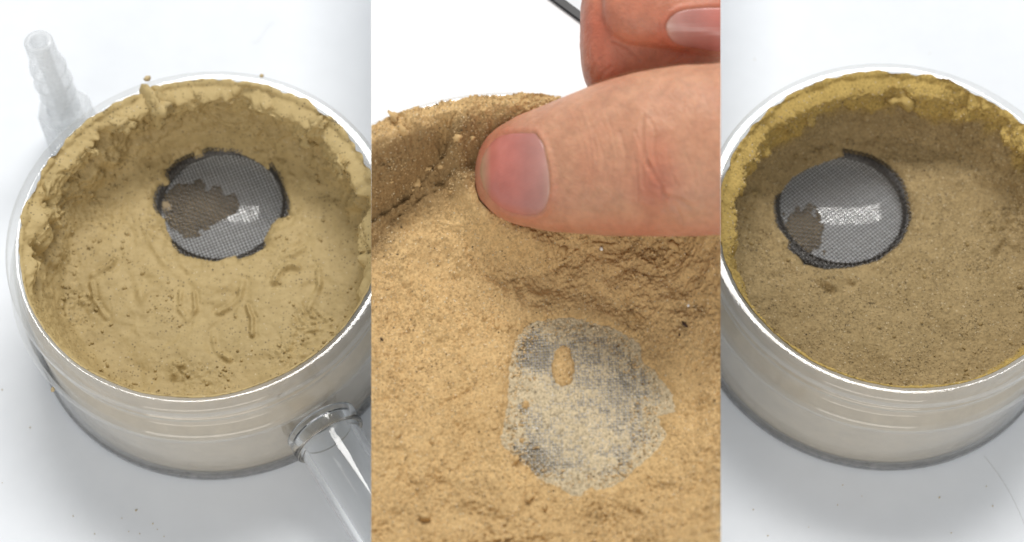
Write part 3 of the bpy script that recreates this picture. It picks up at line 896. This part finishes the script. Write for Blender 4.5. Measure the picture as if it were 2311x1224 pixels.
wv = 0.05 * perlin(P * 6, 306)
di = np.hypot((XX - isl[0][0]) / 0.24, (YY - isl[0][1]) / 0.48) * 0.3 - 0.3 + wv
for k, rr_ in ((1, 0.085), (2, 0.06)):
    di = np.minimum(di, np.hypot(XX - isl[k][0], YY - isl[k][1]) - rr_)
sd = np.maximum(sdh, -di)
nearh = 1 - sstep(0.1, 0.9, sd)
bank = MZ2 + 0.02 + 0.15 * (1 - np.exp(-np.maximum(sd, 0) / 0.12))
Zs = Zc * (1 - nearh) + bank * nearh
# grains
gm_ = (0.7 + 1.5 * np.clip(perlin(P * 1.3, 322) + 0.35, 0, 1)) * (1 + 0.6 * wallm)
Zs = Zs + gm_ * (0.022 * fbm(P * 6.5, 3, 310, 0.6) + 0.020 * perlin(P * 13, 320) + 0.012 * perlin(P * 24, 321))
Zs = np.where(sd < 0, MZ2 + 0.012 + 1.2 * sd, Zs)
# keep the outside of the heap on top of the lip
rl = np.hypot(XX - LOC2[0], YY - LOC2[1])
Zs = np.where(rl > RIN2 - 0.03, np.maximum(Zs, Z2 + H + 0.012), Zs)
# dent under the thumb: sand never rises above the underside of the thumb
for it in range(2):
    dd = np.stack([XX, YY, Zs], -1) - CAM
    dp = dd @ FWD
    pxx = 1155.5 + FPX * XX / dp
    pyy = 612 - FPX * (dd @ UPV) / dp
    tt_, bb_ = prof_thumb(pxx)
    yc, hy = (tt_ + bb_) / 2, np.maximum((bb_ - tt_) / 2, 1)
    e = (pyy - yc) / hy
    back = thumb_dep(pxx) + thumb_half(pxx) * np.sqrt(np.clip(1 - e * e, 0, 1)) - 0.04
    pen = np.where((np.abs(e) < 1) & (pxx > 1072), np.maximum(back - dp, 0), 0)
    Zs = Zs - pen / math.sin(EL) * 1.02
lim = R2 - 0.13 + 0.06 * perlin(P * 3.2, 330) + 0.04 * perlin(P * 9, 331)
Q = np.stack([XX, YY, Zs], -1)
dep_ = (YY - CAM[1]) * FWD[1] + (Zs - CAM[2]) * FWD[2]
Q[:, 0] = KK * dep_
F = grid_faces(ns, ny)
F = F[(rl[F] < lim[F]).all(1) & (sd[F] > -0.05).any(1)]
# side skirts where the heap is cut, and the outer edge resting on the lip
edge_cols = []
extraV, extraF = [], []
base = len(Q)
for col in (0, ns - 1):
    ids = col * ny + np.arange(ny)
    ids = ids[(rl[ids] < RIN2 - 0.03)]
    kk = ks[col]
    zb = np.full(len(ids), Z2 + 0.45)
    low = np.stack([kk * ((YY[ids] - CAM[1]) * FWD[1] + (zb - CAM[2]) * FWD[2]), YY[ids], zb], -1)
    extraV.append(low)
    a = np.arange(len(ids) - 1)
    extraF.append(np.stack([ids[a], ids[a + 1], base + a + 1, base + a], -1))
    base += len(ids)
V = np.concatenate([Q] + extraV)
F = np.concatenate([F] + extraF)
used = np.zeros(len(V), bool); used[F] = True
idx = np.cumsum(used) - 1
wall_brown_shade = np.concatenate([np.clip(wallm * (1 - sstep(0.93, 1.0, rl / RIN2)), 0, 1) * np.where(YY > LOC2[1], 0.85, 0) * (1 - 0.8 * sstep(0.2, 2.6, XX)), np.zeros(base - len(Q))])  # back wall: browner coarse sand, plus the wall's shade put into the colour
grv = np.concatenate([np.clip(0.85 + 0.5 * perlin(P * 0.8, 340), 0, 1), np.ones(base - len(Q))])
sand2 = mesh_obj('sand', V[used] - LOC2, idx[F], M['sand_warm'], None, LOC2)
attr(sand2, 'coat', wall_brown_shade[used]); attr(sand2, 'grain', grv[used])
tag(sand2, 'heap of loose warm tan sand pressed by the thumb, filling the nearest jar', 'sand', kind='thing')

rg2 = np.random.default_rng(8)
okp = (rl < lim) & (sd > -0.0)
okp &= (KK > KL + 0.0009) & (KK < KR - 0.0009)
wg = np.where(okp, np.clip(0.55 + perlin(P * 1.2, 350), 0.08, 1.2) * (1 + 0.8 * wallm), 0)
sel = rg2.choice(len(Q), 15000, p=wg / wg.sum())
bits('grains', Q[sel] - LOC2 + [0, 0, 0.006], rg2.uniform(0.009, 0.024, len(sel)), 1.0, 0, 0, 91, M['grain_tan'], sand2, None, smooth=False)
ins = np.flatnonzero((sdh < 0.02) & (sdh > -0.55))
wi = np.exp(sdh[ins] / 0.16) + 0.05
si = rg2.choice(ins, 1900, p=wi / wi.sum())
gp = np.stack([XX[si], YY[si], np.full(len(si), MZ2 + 0.025)], -1)
bits('grains', gp - LOC2, rg2.uniform(0.012, 0.034, len(si)), 1.0, 0, 0, 93, M['grain_tan'], sand2, None, smooth=False)
# clods of damp sand
wg = np.where((KK > KL + 0.0045) & (KK < KR - 0.0045), wg, 0)
sel = rg2.choice(len(Q), 170, p=wg / wg.sum())
sz = 0.03 + 0.09 * rg2.random(len(sel)) ** 3
bits('clods', Q[sel] - LOC2 + np.stack([0 * sz, 0 * sz, 0.1 * sz], -1), sz, 0.8, 1.0, 2, 92, M['sand_warm'], sand2, None)

# wire cloth of the middle jar, clogged with powder
pl = px_local(HOLE2, MZ2, LOC2)
c2 = (pl.min(0) + pl.max(0)) / 2
rad2 = np.abs(pl - c2).max() + 0.25
wire_mesh(jar2, c2, rad2, MESH_Z2, math.radians(3), recess=0.0, pitch=0.068, wr=0.0095, mat=M['wire_pale'])
n = 260
g = np.linspace(-1, 1, n)
GX, GY = np.meshgrid(g, g, indexing='ij')
lp = np.stack([GX.ravel() * rad2 + c2[0], GY.ravel() * rad2 + c2[1], 0 * GX.ravel()], -1)
gm = 1 - np.hypot(GX.ravel(), GY.ravel())
gsd = poly_sd(lp[:, :2], pl)
zz = MESH_Z2 + 0.010 + 0.035 * np.exp(np.minimum(gsd, 0) / 0.14) + 0.012 * perlin(lp * 3.1, 404) + 0.014 * fbm(lp * 0.9 + 2, 3, 401) + 0.020 * perlin(lp * 7, 402) + 0.02 * perlin(lp * 13, 403)
# thinner on the side towards the back and left, where bare wire shows
thin = px_local([(1205, 800), (1190, 1045), (1420, 850)], MZ2, LOC2)
for (tx, ty), wd, am in zip(thin, (0.35, 0.4, 0.7), (0.07, 0.055, 0.014)):
    zz -= am * np.exp(-((lp[:, 0] - tx) ** 2 + (lp[:, 1] - ty) ** 2) / wd ** 2)
Vp = np.stack([lp[:, 0], lp[:, 1], zz], -1)
Fp = grid_faces(n, n)
Fp = Fp[(gm[Fp] > 0.02).all(1)]
M['powder'] = sand_mat('powder_grey', (0.56, 0.46, 0.30), (0.46, 0.38, 0.25), (0.64, 0.53, 0.34), (0.5, 0.4, 0.3), dark_chance=0.22, grain=24, grain_amt=0.9, bump=0.6, pale=0.05)
pw = mesh_obj('powder', Vp, Fp, M['powder'], jar2)
pw['kind'] = 'stuff'
attr(pw, 'grain', np.ones(len(Vp))); attr(pw, 'coat', np.zeros(len(Vp)))

# ------------------------------------------------------------------ the hand
def loft(secs):
    """secs: list of arrays (k,3), closed rings; capped"""
    k = len(secs[0])
    V = np.concatenate(secs)
    F = [tuple(i * k + j for j in (a, (a + 1) % k)) + tuple((i + 1) * k + j for j in ((a + 1) % k, a)) for i in range(len(secs) - 1) for a in range(k)]
    F.append(tuple(range(k))[::-1]); F.append(tuple((len(secs) - 1) * k + a for a in range(k)))
    return V, F

def blob_loft(xs, top, bot, dep, half, k=56, e=2.0):
    secs = []
    a = np.linspace(0, 2 * np.pi, k, endpoint=False)
    for x in xs:
        t, b, d, h = top(x), bot(x), dep(x), half(x)
        cx = np.sign(np.sin(a)) * np.abs(np.sin(a)) ** (2 / e)
        cz = np.sign(np.cos(a)) * np.abs(np.cos(a)) ** (2 / e)
        secs.append(np.array([at_depth(x, (t + b) / 2 + (b - t) / 2 * u, d - h * q) for u, q in zip(cx, cz)]))
    return loft(secs)

pieces = []
xs = 1072.3 + np.linspace(0, 1, 90) ** 2 * 728
pieces.append(blob_loft(xs, lambda x: prof_thumb(x)[0], lambda x: prof_thumb(x)[1], thumb_dep, thumb_half, e=2.15))

def itp(X, Y):
    X = np.array(X, float)
    return lambda x: float(np.interp(np.sqrt(max(x - X[0], 0)), np.sqrt(X - X[0]), Y))
# curled finger behind the thumb
DA = depth(unp(1420, 90, Z2 + 4.4))
ta = itp([1309, 1311, 1318, 1335, 1370, 1450, 1560, 1700, 1900], [70, 15, -25, -62, -95, -110, -105, -95, -90])
ba = itp([1309, 1311, 1318, 1335, 1370, 1450, 1560, 1700, 1900], [72, 130, 178, 215, 240, 245, 235, 230, 230])
pieces.append(blob_loft(1309.3 + np.linspace(0, 1, 60) ** 2 * 480, ta, ba, lambda x: DA, lambda x: 0.72 * (ba(x) - ta(x)) / 2 / FPX * DA, e=2.3))
# fingertip folded over it, with a nail
DB = DA - 1.15
tb_ = itp([1359, 1361, 1368, 1385, 1420, 1500, 1570, 1640, 1720, 1760], [20, -20, -45, -66, -85, -78, -62, -48, -20, 30])
bb2 = itp([1359, 1361, 1368, 1385, 1420, 1500, 1570, 1640, 1720, 1760], [22, 42, 60, 82, 100, 110, 114, 124, 110, 60])
def half_b(x): return 0.80 * (bb2(x) - tb_(x)) / 2 / FPX * DB
pieces.append(blob_loft(1359.3 + np.linspace(0, 1, 60) ** 2 * 400, tb_, bb2, lambda x: DB, half_b, e=2.15))
# root of the next finger in the gap between fingertip and thumb
tc = itp([1478, 1490, 1530, 1600, 1700, 1900], [168, 140, 118, 104, 95, 90])
bc = itp([1478, 1490, 1530, 1600, 1700, 1900], [170, 200, 230, 250, 260, 260])
pieces.append(blob_loft(1478.4 + np.linspace(0, 1, 40) ** 2 * 330, tc, bc, lambda x: DA - 0.62, lambda x: 0.55, e=2.0))

bm = bmesh.new()
for V, F in pieces:
    bv = [bm.verts.new(p) for p in V]
    for q in F: bm.faces.new([bv[k] for k in q])
bmesh.ops.recalc_face_normals(bm, faces=bm.faces[:])
me = bpy.data.meshes.new('hand_raw')
bm.to_mesh(me); bm.free()
raw = bpy.data.objects.new('hand_raw', me)
COL.objects.link(raw)
mo = raw.modifiers.new('r', 'REMESH'); mo.mode = 'VOXEL'; mo.voxel_size = 0.036
ms = raw.modifiers.new('s', 'SMOOTH'); ms.iterations = 8; ms.factor = 0.5
dg = bpy.context.evaluated_depsgraph_get()
hm = bpy.data.meshes.new_from_object(raw.evaluated_get(dg))
bpy.data.objects.remove(raw)
nvh = len(hm.vertices)
co = np.empty(nvh * 3, np.float32); hm.vertices.foreach_get('co', co); co = co.reshape(-1, 3).astype(float)
no = np.empty(nvh * 3, np.float32); hm.vertices.foreach_get('normal', no); no = no.reshape(-1, 3).astype(float)
dd = co - CAM
dp = dd @ FWD
hx = 1155.5 + FPX * (dd @ RGT) / dp
hy_ = 612 - FPX * (dd @ UPV) / dp
front = sstep(0.0, 0.5, -(no @ FWD))
hxy = np.stack([hx, hy_], -1)
NAIL = np.array([(1212, 305), (1230, 338), (1240, 395), (1240, 442), (1229, 472), (1208, 485), (1180, 486), (1140, 474), (1110, 452), (1092, 424), (1084, 392), (1088, 360), (1103, 330), (1128, 308), (1160, 301), (1195, 300)], float)
def smooth_poly(p, n=96):
    m = len(p)
    t = np.linspace(0, m, n, endpoint=False)
    out = []
    for q in t:
        i = int(q); u = q - i
        a, b, c, d = p[(i - 1) % m], p[i % m], p[(i + 1) % m], p[(i + 2) % m]
        out.append(0.5 * ((2 * b) + (-a + c) * u + (2 * a - 5 * b + 4 * c - d) * u * u + (-a + 3 * b - 3 * c + d) * u ** 3))
    return np.array(out)
NAILS = smooth_poly(NAIL)
NAILB = smooth_poly(np.array([(1502, 62), (1508, 45), (1522, 31), (1550, 22), (1600, 18), (1660, 20), (1700, 40), (1705, 80), (1680, 112), (1630, 119), (1580, 111), (1535, 102), (1512, 86)], float))
tpx = prof_thumb(hx)[0]
is_thumb = (dp < thumb_dep(hx) + 1.3) & (hy_ > tpx - 5) & (hx > 1071)
disp = np.zeros(nvh)
red = np.zeros(nvh)
warpx = 14 * perlin(np.stack([hx / 90, hy_ / 90, 0 * hx], -1), 501)
for poly, msk, nx0 in ((NAILS, hy_ > 210, 1225), (NAILB, (hy_ < 128) & (dp < DB + 0.2), None)):
    sdn = poly_sd(hxy, poly)
    fold = np.exp(-((sdn - 7) / 6.5) ** 2)
    side = sstep(1100, 1150, hx) if nx0 else 1.0
    m = front * msk
    disp += m * (0.036 * fold * side - 0.045 * (1 - sstep(-6, 0, sdn)))
    red += m * 0.25 * np.exp(-(np.maximum(sdn, 0) / 22) ** 2) * side
def crease(x0, y0, x1, y1, bow, wdt, amp, msk):
    """a fine curved skin crease between two points"""
    global disp, red
    q = np.linspace(0, 1, 14)
    nx, ny_ = (y1 - y0), -(x1 - x0)
    L = math.hypot(nx, ny_)
    pts = np.stack([x0 + (x1 - x0) * q + nx / L * bow * np.sin(np.pi * q), y0 + (y1 - y0) * q + ny_ / L * bow * np.sin(np.pi * q)], -1)
    d = line_d(hxy + np.stack([warpx, warpx], -1) * 0.5, pts)
    amp *= 0.55; wdt *= 0.8
    disp -= amp * np.exp(-(d / wdt) ** 2) * front * msk
    disp += 0.45 * amp * np.exp(-((d - 2.2 * wdt) / (1.3 * wdt)) ** 2) * front * msk
rng = np.random.default_rng(5)
T = is_thumb.astype(float)
for i in range(7):                                        # fine arcs behind the nail
    x = 1296 + i * 11 + rng.uniform(-3, 3)
    crease(x + 6, 262 + rng.uniform(-8, 40), x + 18, 470 + rng.uniform(-50, 15), 16, 3.2, 0.012, T)
for (x0, y0, x1, y1, b_, w_, a_) in ((1452, 268, 1470, 380, -9, 5, 0.05), (1466, 372, 1496, 470, 10, 6, 0.05), (1437, 300, 1452, 420, 8, 4, 0.035), (1480, 300, 1500, 410, -8, 4, 0.03),
                                     (1430, 350, 1440, 450, 6, 4, 0.025), (1500, 440, 1560, 470, 5, 5, 0.03), (1478, 420, 1540, 500, 8, 5, 0.03), (1400, 300, 1408, 400, 6, 4, 0.02), (1510, 330, 1530, 420, -8, 4, 0.02),
                                     (1545, 350, 1570, 450, 8, 4, 0.015), (1452, 260, 1480, 300, 5, 4, 0.025)):
    crease(x0, y0, x1, y1, b_, w_, a_, T)
FA = ((~is_thumb)).astype(float)
for (x0, y0, x1, y1, b_, w_, a_) in ((1340, 170, 1365, 130, 4, 3.5, 0.025), (1352, 185, 1380, 150, 4, 3.5, 0.02), (1380, 92, 1440, 132, 8, 5, 0.035), (1500, 160, 1550, 112, 4, 4, 0.03), (1330, 110, 1345, 150, -4, 3, 0.015),
                                     (1520, 150, 1560, 135, 3, 4, 0.02), (1400, 60, 1408, 30, 3, 3, 0.015)):
    crease(x0, y0, x1, y1, b_, w_, a_, FA)
# knuckle swelling and soft unevenness
disp += T * 0.07 * np.exp(-(((hx - 1470) / 55) ** 2 + ((hy_ - 350) / 100) ** 2)) * front
disp += 0.020 * fbm(co * 1.3, 3, 520) + 0.004 * fbm(co * 7, 2, 525)
red += FA * (0.55 + 0.3 * np.exp(-(((hx - 1345) / 45) ** 2 + ((hy_ - 80) / 80) ** 2))) + T * (0.6 * np.exp(-(((hx - 1480) / 60) ** 2 + ((hy_ - 400) / 90) ** 2)) + 0.3 * sstep(470, 530, hy_) + 0.45 * (1 - sstep(1090, 1200, hx)))
red += 0.25 * perlin(co * 1.1, 530)
co2 = co + no * disp[:, None]
HL = at_depth(1500, 330, DT1)
hm.vertices.foreach_set('co', (co2 - HL).astype(np.float32).ravel())
hm.update()
ra = hm.attributes.new('red', 'FLOAT', 'POINT')
ra.data.foreach_set('value', np.clip(red, 0, 1).astype(np.float32))
bm = bmesh.new()
bm.from_mesh(hm)
res = bmesh.ops.bisect_plane(bm, geom=bm.verts[:] + bm.edges[:] + bm.faces[:], dist=1e-5, plane_co=Vector(CAM - HL), plane_no=Vector(NRP), clear_outer=True)
ed = [e for e in res['geom_cut'] if isinstance(e, bmesh.types.BMEdge)]
bmesh.ops.edgeloop_fill(bm, edges=ed)
bm.to_mesh(hm); bm.free()
hm.polygons.foreach_set('use_smooth', np.ones(len(hm.polygons), bool))

s = NT('skin')
cs = s.coords()
mott = s.ramp(s.noise(cs, 1.5, 4), [(0.3, 0.0), (0.7, 1.0)])
c = s.mix(mott, (0.54, 0.265, 0.16), (0.62, 0.33, 0.205))
at = s.n('ShaderNodeAttribute', attribute_name='red')
c = s.mix(at.outputs['Fac'], c, (0.50, 0.135, 0.08))
vein = s.ramp(s.noise(cs, 4.5, 5, 0.6), [(0.3, 0.82), (0.6, 1.0)])
c = s.mix(1.0, c, vein, 'MULTIPLY')
s.l(c, s.b.inputs['Base Color'])
s.b.inputs['Roughness'].default_value = 0.46
s.b.inputs['Specular IOR Level'].default_value = 0.4
s.b.inputs['Subsurface Weight'].default_value = 0.35
s.b.inputs['Subsurface Radius'].default_value = (0.32, 0.11, 0.06)
s.b.inputs['Subsurface Scale'].default_value = 0.5
vo = s.n('ShaderNodeTexVoronoi', i_Scale=17.0)
s.l(cs, vo.inputs['Vector'])
b1 = s.bump(vo.outputs['Distance'], 0.3, 0.03)
s.bump(s.noise(cs, 11, 5, 0.65), 0.35, 0.04, b1)
M['skin'] = s.m
hm.materials.clear(); hm.materials.append(M['skin'])
hand = bpy.data.objects.new('hand', hm)
COL.objects.link(hand)
hand.location = HL
tag(hand, 'bare hand pressing its thumb into the tan sand, fingers curled above', 'hand')

def nail_mat(name, x0, x1):
    """colours run along the nail from free edge to cuticle"""
    s = NT(name)
    a = s.n('ShaderNodeAttribute', attribute_name='along')
    c = s.ramp(a.outputs['Fac'], [(0.0, (0.56, 0.36, 0.22)), (0.06, (0.54, 0.30, 0.20)), (0.16, (0.56, 0.185, 0.145)), (0.45, (0.54, 0.19, 0.155)), (0.66, (0.48, 0.20, 0.17)), (0.88, (0.50, 0.25, 0.215)), (1.0, (0.56, 0.34, 0.28))])
    cs = s.coords()
    nn = s.ramp(s.noise(cs, 1.8, 3), [(0.3, 0.86), (0.7, 1.05)])
    s.l(s.mix(1.0, c, nn, 'MULTIPLY'), s.b.inputs['Base Color'])
    s.b.inputs['Roughness'].default_value = 0.27
    s.b.inputs['Subsurface Weight'].default_value = 0.2
    s.b.inputs['Subsurface Radius'].default_value = (0.25, 0.1, 0.07)
    s.b.inputs['Subsurface Scale'].default_value = 0.3
    wv = s.n('ShaderNodeTexWave', i_Scale=5.0, i_Distortion=1.0, i_Detail=2.0, bands_direction='Y')
    s.l(cs, wv.inputs['Vector'])
    s.bump(wv.outputs['Fac'], 0.08, 0.02)
    return s.m
M['nail'] = nail_mat('nail', 0, 1)

def nail(poly, ctr, surf, free_left, name, clip=False):
    m, rings = len(poly), 16
    V, A = [], []
    for i in range(rings + 2):
        k = min(i / rings, 1.0)
        for p in poly:
            q = ctr + (p - ctr) * k
            d = surf(q[0], q[1])
            lift = 0.030 * (1 - k ** 4) + (0.012 if (free_left and q[0] < 1130) else 0.0)
            if i == rings + 1: lift -= 0.09
            V.append(at_depth(q[0], q[1], d - lift))
            x0, x1 = poly[:, 0].min(), poly[:, 0].max()
            t = (q[0] - x0) / (x1 - x0)
            A.append(t if free_left else 1 - t)
    V = np.array(V)
    g = grid_faces(m, rings + 2, True)
    F = (g % (rings + 2)) * m + g // (rings + 2)
    if clip:
        bm = bmesh.new()
        ly = bm.verts.layers.float.new('along')
        bv = []
        for p, a in zip(V - HL, A):
            x = bm.verts.new(p); x[ly] = a; bv.append(x)
        for q in F: bm.faces.new([bv[k] for k in q])
        bmesh.ops.bisect_plane(bm, geom=bm.verts[:] + bm.edges[:] + bm.faces[:], dist=1e-5, plane_co=Vector(CAM - HL), plane_no=Vector(NRP), clear_outer=True)
        return bm_obj(name, bm, M['nail'], hand)
    o = mesh_obj(name, V - HL, F, M['nail'], hand)
    attr(o, 'along', A)
    return o

def surf_thumb(x, y):
    t, b = prof_thumb(x)
    e = min(abs((y - (t + b) / 2) / ((b - t) / 2)), 0.999)
    return thumb_dep(x) - thumb_half(x) * (1 - e ** 2.15) ** (1 / 2.15)
def surf_b(x, y):
    t, b = tb_(x), bb2(x)
    e = min(abs((y - (t + b) / 2) / ((b - t) / 2)), 0.97)
    return DB - half_b(x) * (1 - e ** 2.15) ** (1 / 2.15)
nl = nail(NAILS, np.array([1165., 398.]), surf_thumb, True, 'thumbnail')
nl2 = nail(NAILB, np.array([1600., 68.]), surf_b, False, 'fingernail', clip=True)

# ------------------------------------------------------------------ small things
# pale sheet with a black edge lying behind the hand
ea, eb = unp(1222, -14, SHELF_T), unp(1330, 66, SHELF_T)
u = (eb - ea) / np.linalg.norm(eb - ea)
nrm = np.array([-u[1], u[0], 0])
if nrm[1] < 0: nrm = -nrm
pad_ = empty('tray', ea - u * 1.0)
tag(pad_, 'pale grey tray with a black edge lying behind the hand', 'tray')
def slab(a, l, d0, d1, z0, z1, name, mat):
    b = bmesh.new()
    vv = [[b.verts.new(u * x + nrm * y + np.array([0, 0, z])) for x, y in ((0, d0), (l, d0), (l, d1), (0, d1))] for z in (z0, z1)]
    b.faces.new(vv[1]); b.faces.new(vv[0][::-1])
    for q in range(4): b.faces.new((vv[0][q], vv[0][(q + 1) % 4], vv[1][(q + 1) % 4], vv[1][q]))
    return bm_obj(name, b, mat, pad_, smooth=False)
M['black'] = plain('black_edge', (0.012, 0.012, 0.014), 0.5, noise_amt=0.2)
M['pale'] = plain('tray_pale', (0.70, 0.72, 0.75), 0.5, noise_amt=0.05)
slab(ea, 3.4, 0.0, 0.2, 0.01, 0.12, 'edge_strip', M['black'])
slab(ea, 3.4, 0.205, 1.6, 0.01, 0.11, 'sheet', M['pale'])

def crumb_mesh(seed, sx, sy, sz, sub=2):
    b = bmesh.new()
    bmesh.ops.create_icosphere(b, subdivisions=sub, radius=1.0)
    v = np.array([q.co[:] for q in b.verts])
    k = 1 + 0.55 * fbm(v * 1.3 + seed * 3.7, 3, seed)
    for q, p, kk in zip(b.verts, v, k):
        q.co = (p[0] * kk * sx, p[1] * kk * sy, p[2] * kk * sz)
    me = bpy.data.meshes.new('crumb')
    b.to_mesh(me); b.free()
    me.polygons.foreach_set('use_smooth', np.ones(len(me.polygons), bool))
    return me
def crumb(name, me, mat, p, rot, label, cat, group=None, scale=1.0):
    m = me.copy() if len(me.materials) and me.materials[0] != mat else me
    if not len(m.materials): m.materials.append(mat)
    else: m.materials[0] = mat
    o = bpy.data.objects.new(name, m)
    COL.objects.link(o)
    o.location = p
    o.rotation_euler = rot
    o.scale = (scale,) * 3
    return tag(o, label, cat, group)
rg = np.random.default_rng(3)
M['crumb'] = plain('crumb_tan', (0.60, 0.48, 0.28), 0.9, noise_amt=0.3, nscale=12)
M['flake'] = plain('flake_dark', (0.05, 0.022, 0.012), 0.6, noise_amt=0.4, nscale=12)
M['crystal'] = plain('crystal_white', (0.88, 0.87, 0.84), 0.25)
cms = [crumb_mesh(k, 0.03, 0.026, 0.02, 1) for k in range(4)]
spots1 = [(165, 1165), (275, 1170), (315, 1205), (307, 1152), (370, 1211), (213, 1205), (68, 965), (310, 1150), (345, 1182), (80, 258), (5, 880), (5, 1090), (355, 1195), (290, 1200)]
for k, (x, y) in enumerate(spots1):
    crumb('crumb', cms[k % 4], M['crumb'], unp(x, y, 0.012), rg.uniform(0, 6, 3), 'tiny tan crumb on the white table near the handled jar', 'crumb', 'crumbs by the handled jar', rg.uniform(0.4, 1.0))
spots3 = [(1654, 902), (1902, 1095), (1945, 1120), (2120, 1123), (2226, 1098), (2240, 1142), (1733, 1209), (2147, 1203), (2098, 121), (1700, 1150), (1825, 1190), (1890, 1140), (1996, 1060), (1703, 135)]
for k, (x, y) in enumerate(spots3):
    crumb('crumb', cms[k % 4], M['crumb'], unp(x, y, 0.012), rg.uniform(0, 6, 3), 'tiny tan crumb on the white table near the jar without handle', 'crumb', 'crumbs by the jar without handle', rg.uniform(0.4, 0.9))

_d = Q - CAM
_px = np.stack([1155.5 + FPX * (_d @ RGT) / (_d @ FWD), 612 - FPX * (_d @ UPV) / (_d @ FWD)], -1)
def hit(px, py):
    """the point of the sand heap seen at a picture point"""
    return Q[int(np.argmin(((_px - (px, py)) ** 2).sum(1)))].copy()
fl_m = crumb_mesh(21, 0.075, 0.045, 0.03)
for (x, y, sc_, lab) in ((862, 768, 0.9, 'dark brown flake on the tan sand near the cut edge of the heap'), (1546, 733, 1.15, 'largest dark brown flake on the tan sand under the thumb'), (1533, 757, 0.7, 'small dark flake just below the largest flake on the sand')):
    p = hit(x, y)
    if p is not None: crumb('flake', fl_m, M['flake'], p + [0, 0, 0.02], rg.uniform(0, 6, 3), lab, 'flake', None, sc_)
cr_m = crumb_mesh(33, 0.05, 0.042, 0.038, 1)
for (x, y, sc_, lab) in ((1553, 690, 1.0, 'white crystal on the sand above the dark flakes'), (1357, 563, 1.2, 'pale crystal in the shadow under the thumb'), (1212, 968, 0.8, 'white crystal lying on the powder clogged mesh')):
    p = hit(x, y) if y != 968 else unp(x, y, MZ2 + 0.03)
    if p is not None: crumb('crystal', cr_m, M['crystal'], p + [0, 0, 0.02], rg.uniform(0, 6, 3), lab, 'crystal', None, sc_)

# paste crumbs stuck on and beside the rim of the first jar
for (x, y, z, sc_, lab) in ((334, 178, 4.16, 4.2, 'tan paste crumb stuck on the far rim of the handled jar'), (590, 172, 4.14, 2.2, 'small paste bit on the far rim of the handled jar'), (120, 880, 2.9, 2.4, 'paste bit stuck on the shoulder of the handled jar')):
    crumb('paste_bit', cms[1], M['crumb'], unp(x, y, z), rg.uniform(0, 6, 3), lab, 'crumb', None, sc_)

# fine hairs lying on the table
def hair(pts, r, label):
    p = np.array([unp(x, y, 0.008) for x, y in pts])
    n, k = len(p), 5
    V, F = [], []
    for i in range(n):
        d = p[min(i + 1, n - 1)] - p[max(i - 1, 0)]
        d /= np.linalg.norm(d)
        e = np.cross(d, (0, 0, 1)); f = np.cross(e, d)
        for a in np.linspace(0, 2 * np.pi, k, endpoint=False):
            V.append(p[i] - p[0] + (e * math.cos(a) + f * math.sin(a)) * r)
    g = grid_faces(k, n, True)
    F = (g % n) * k + g // n
    o = mesh_obj('hair', np.array(V), F, M['hair'], None, p[0])
    tag(o, label, 'hair')
M['hair'] = plain('hair_grey', (0.55, 0.54, 0.52), 0.6)
q = np.linspace(0, 1, 24)
hair([(2222 + 95 * t + 8 * math.sin(3 * t), 1030 + 150 * t + 20 * t * t) for t in q], 0.003, 'long fine hair on the table in front of the jar without handle')
hair([(570 + 48 * t, 96 - 40 * t + 8 * math.sin(6 * t)) for t in q], 0.003, 'short fine hair on the table behind the handled jar')
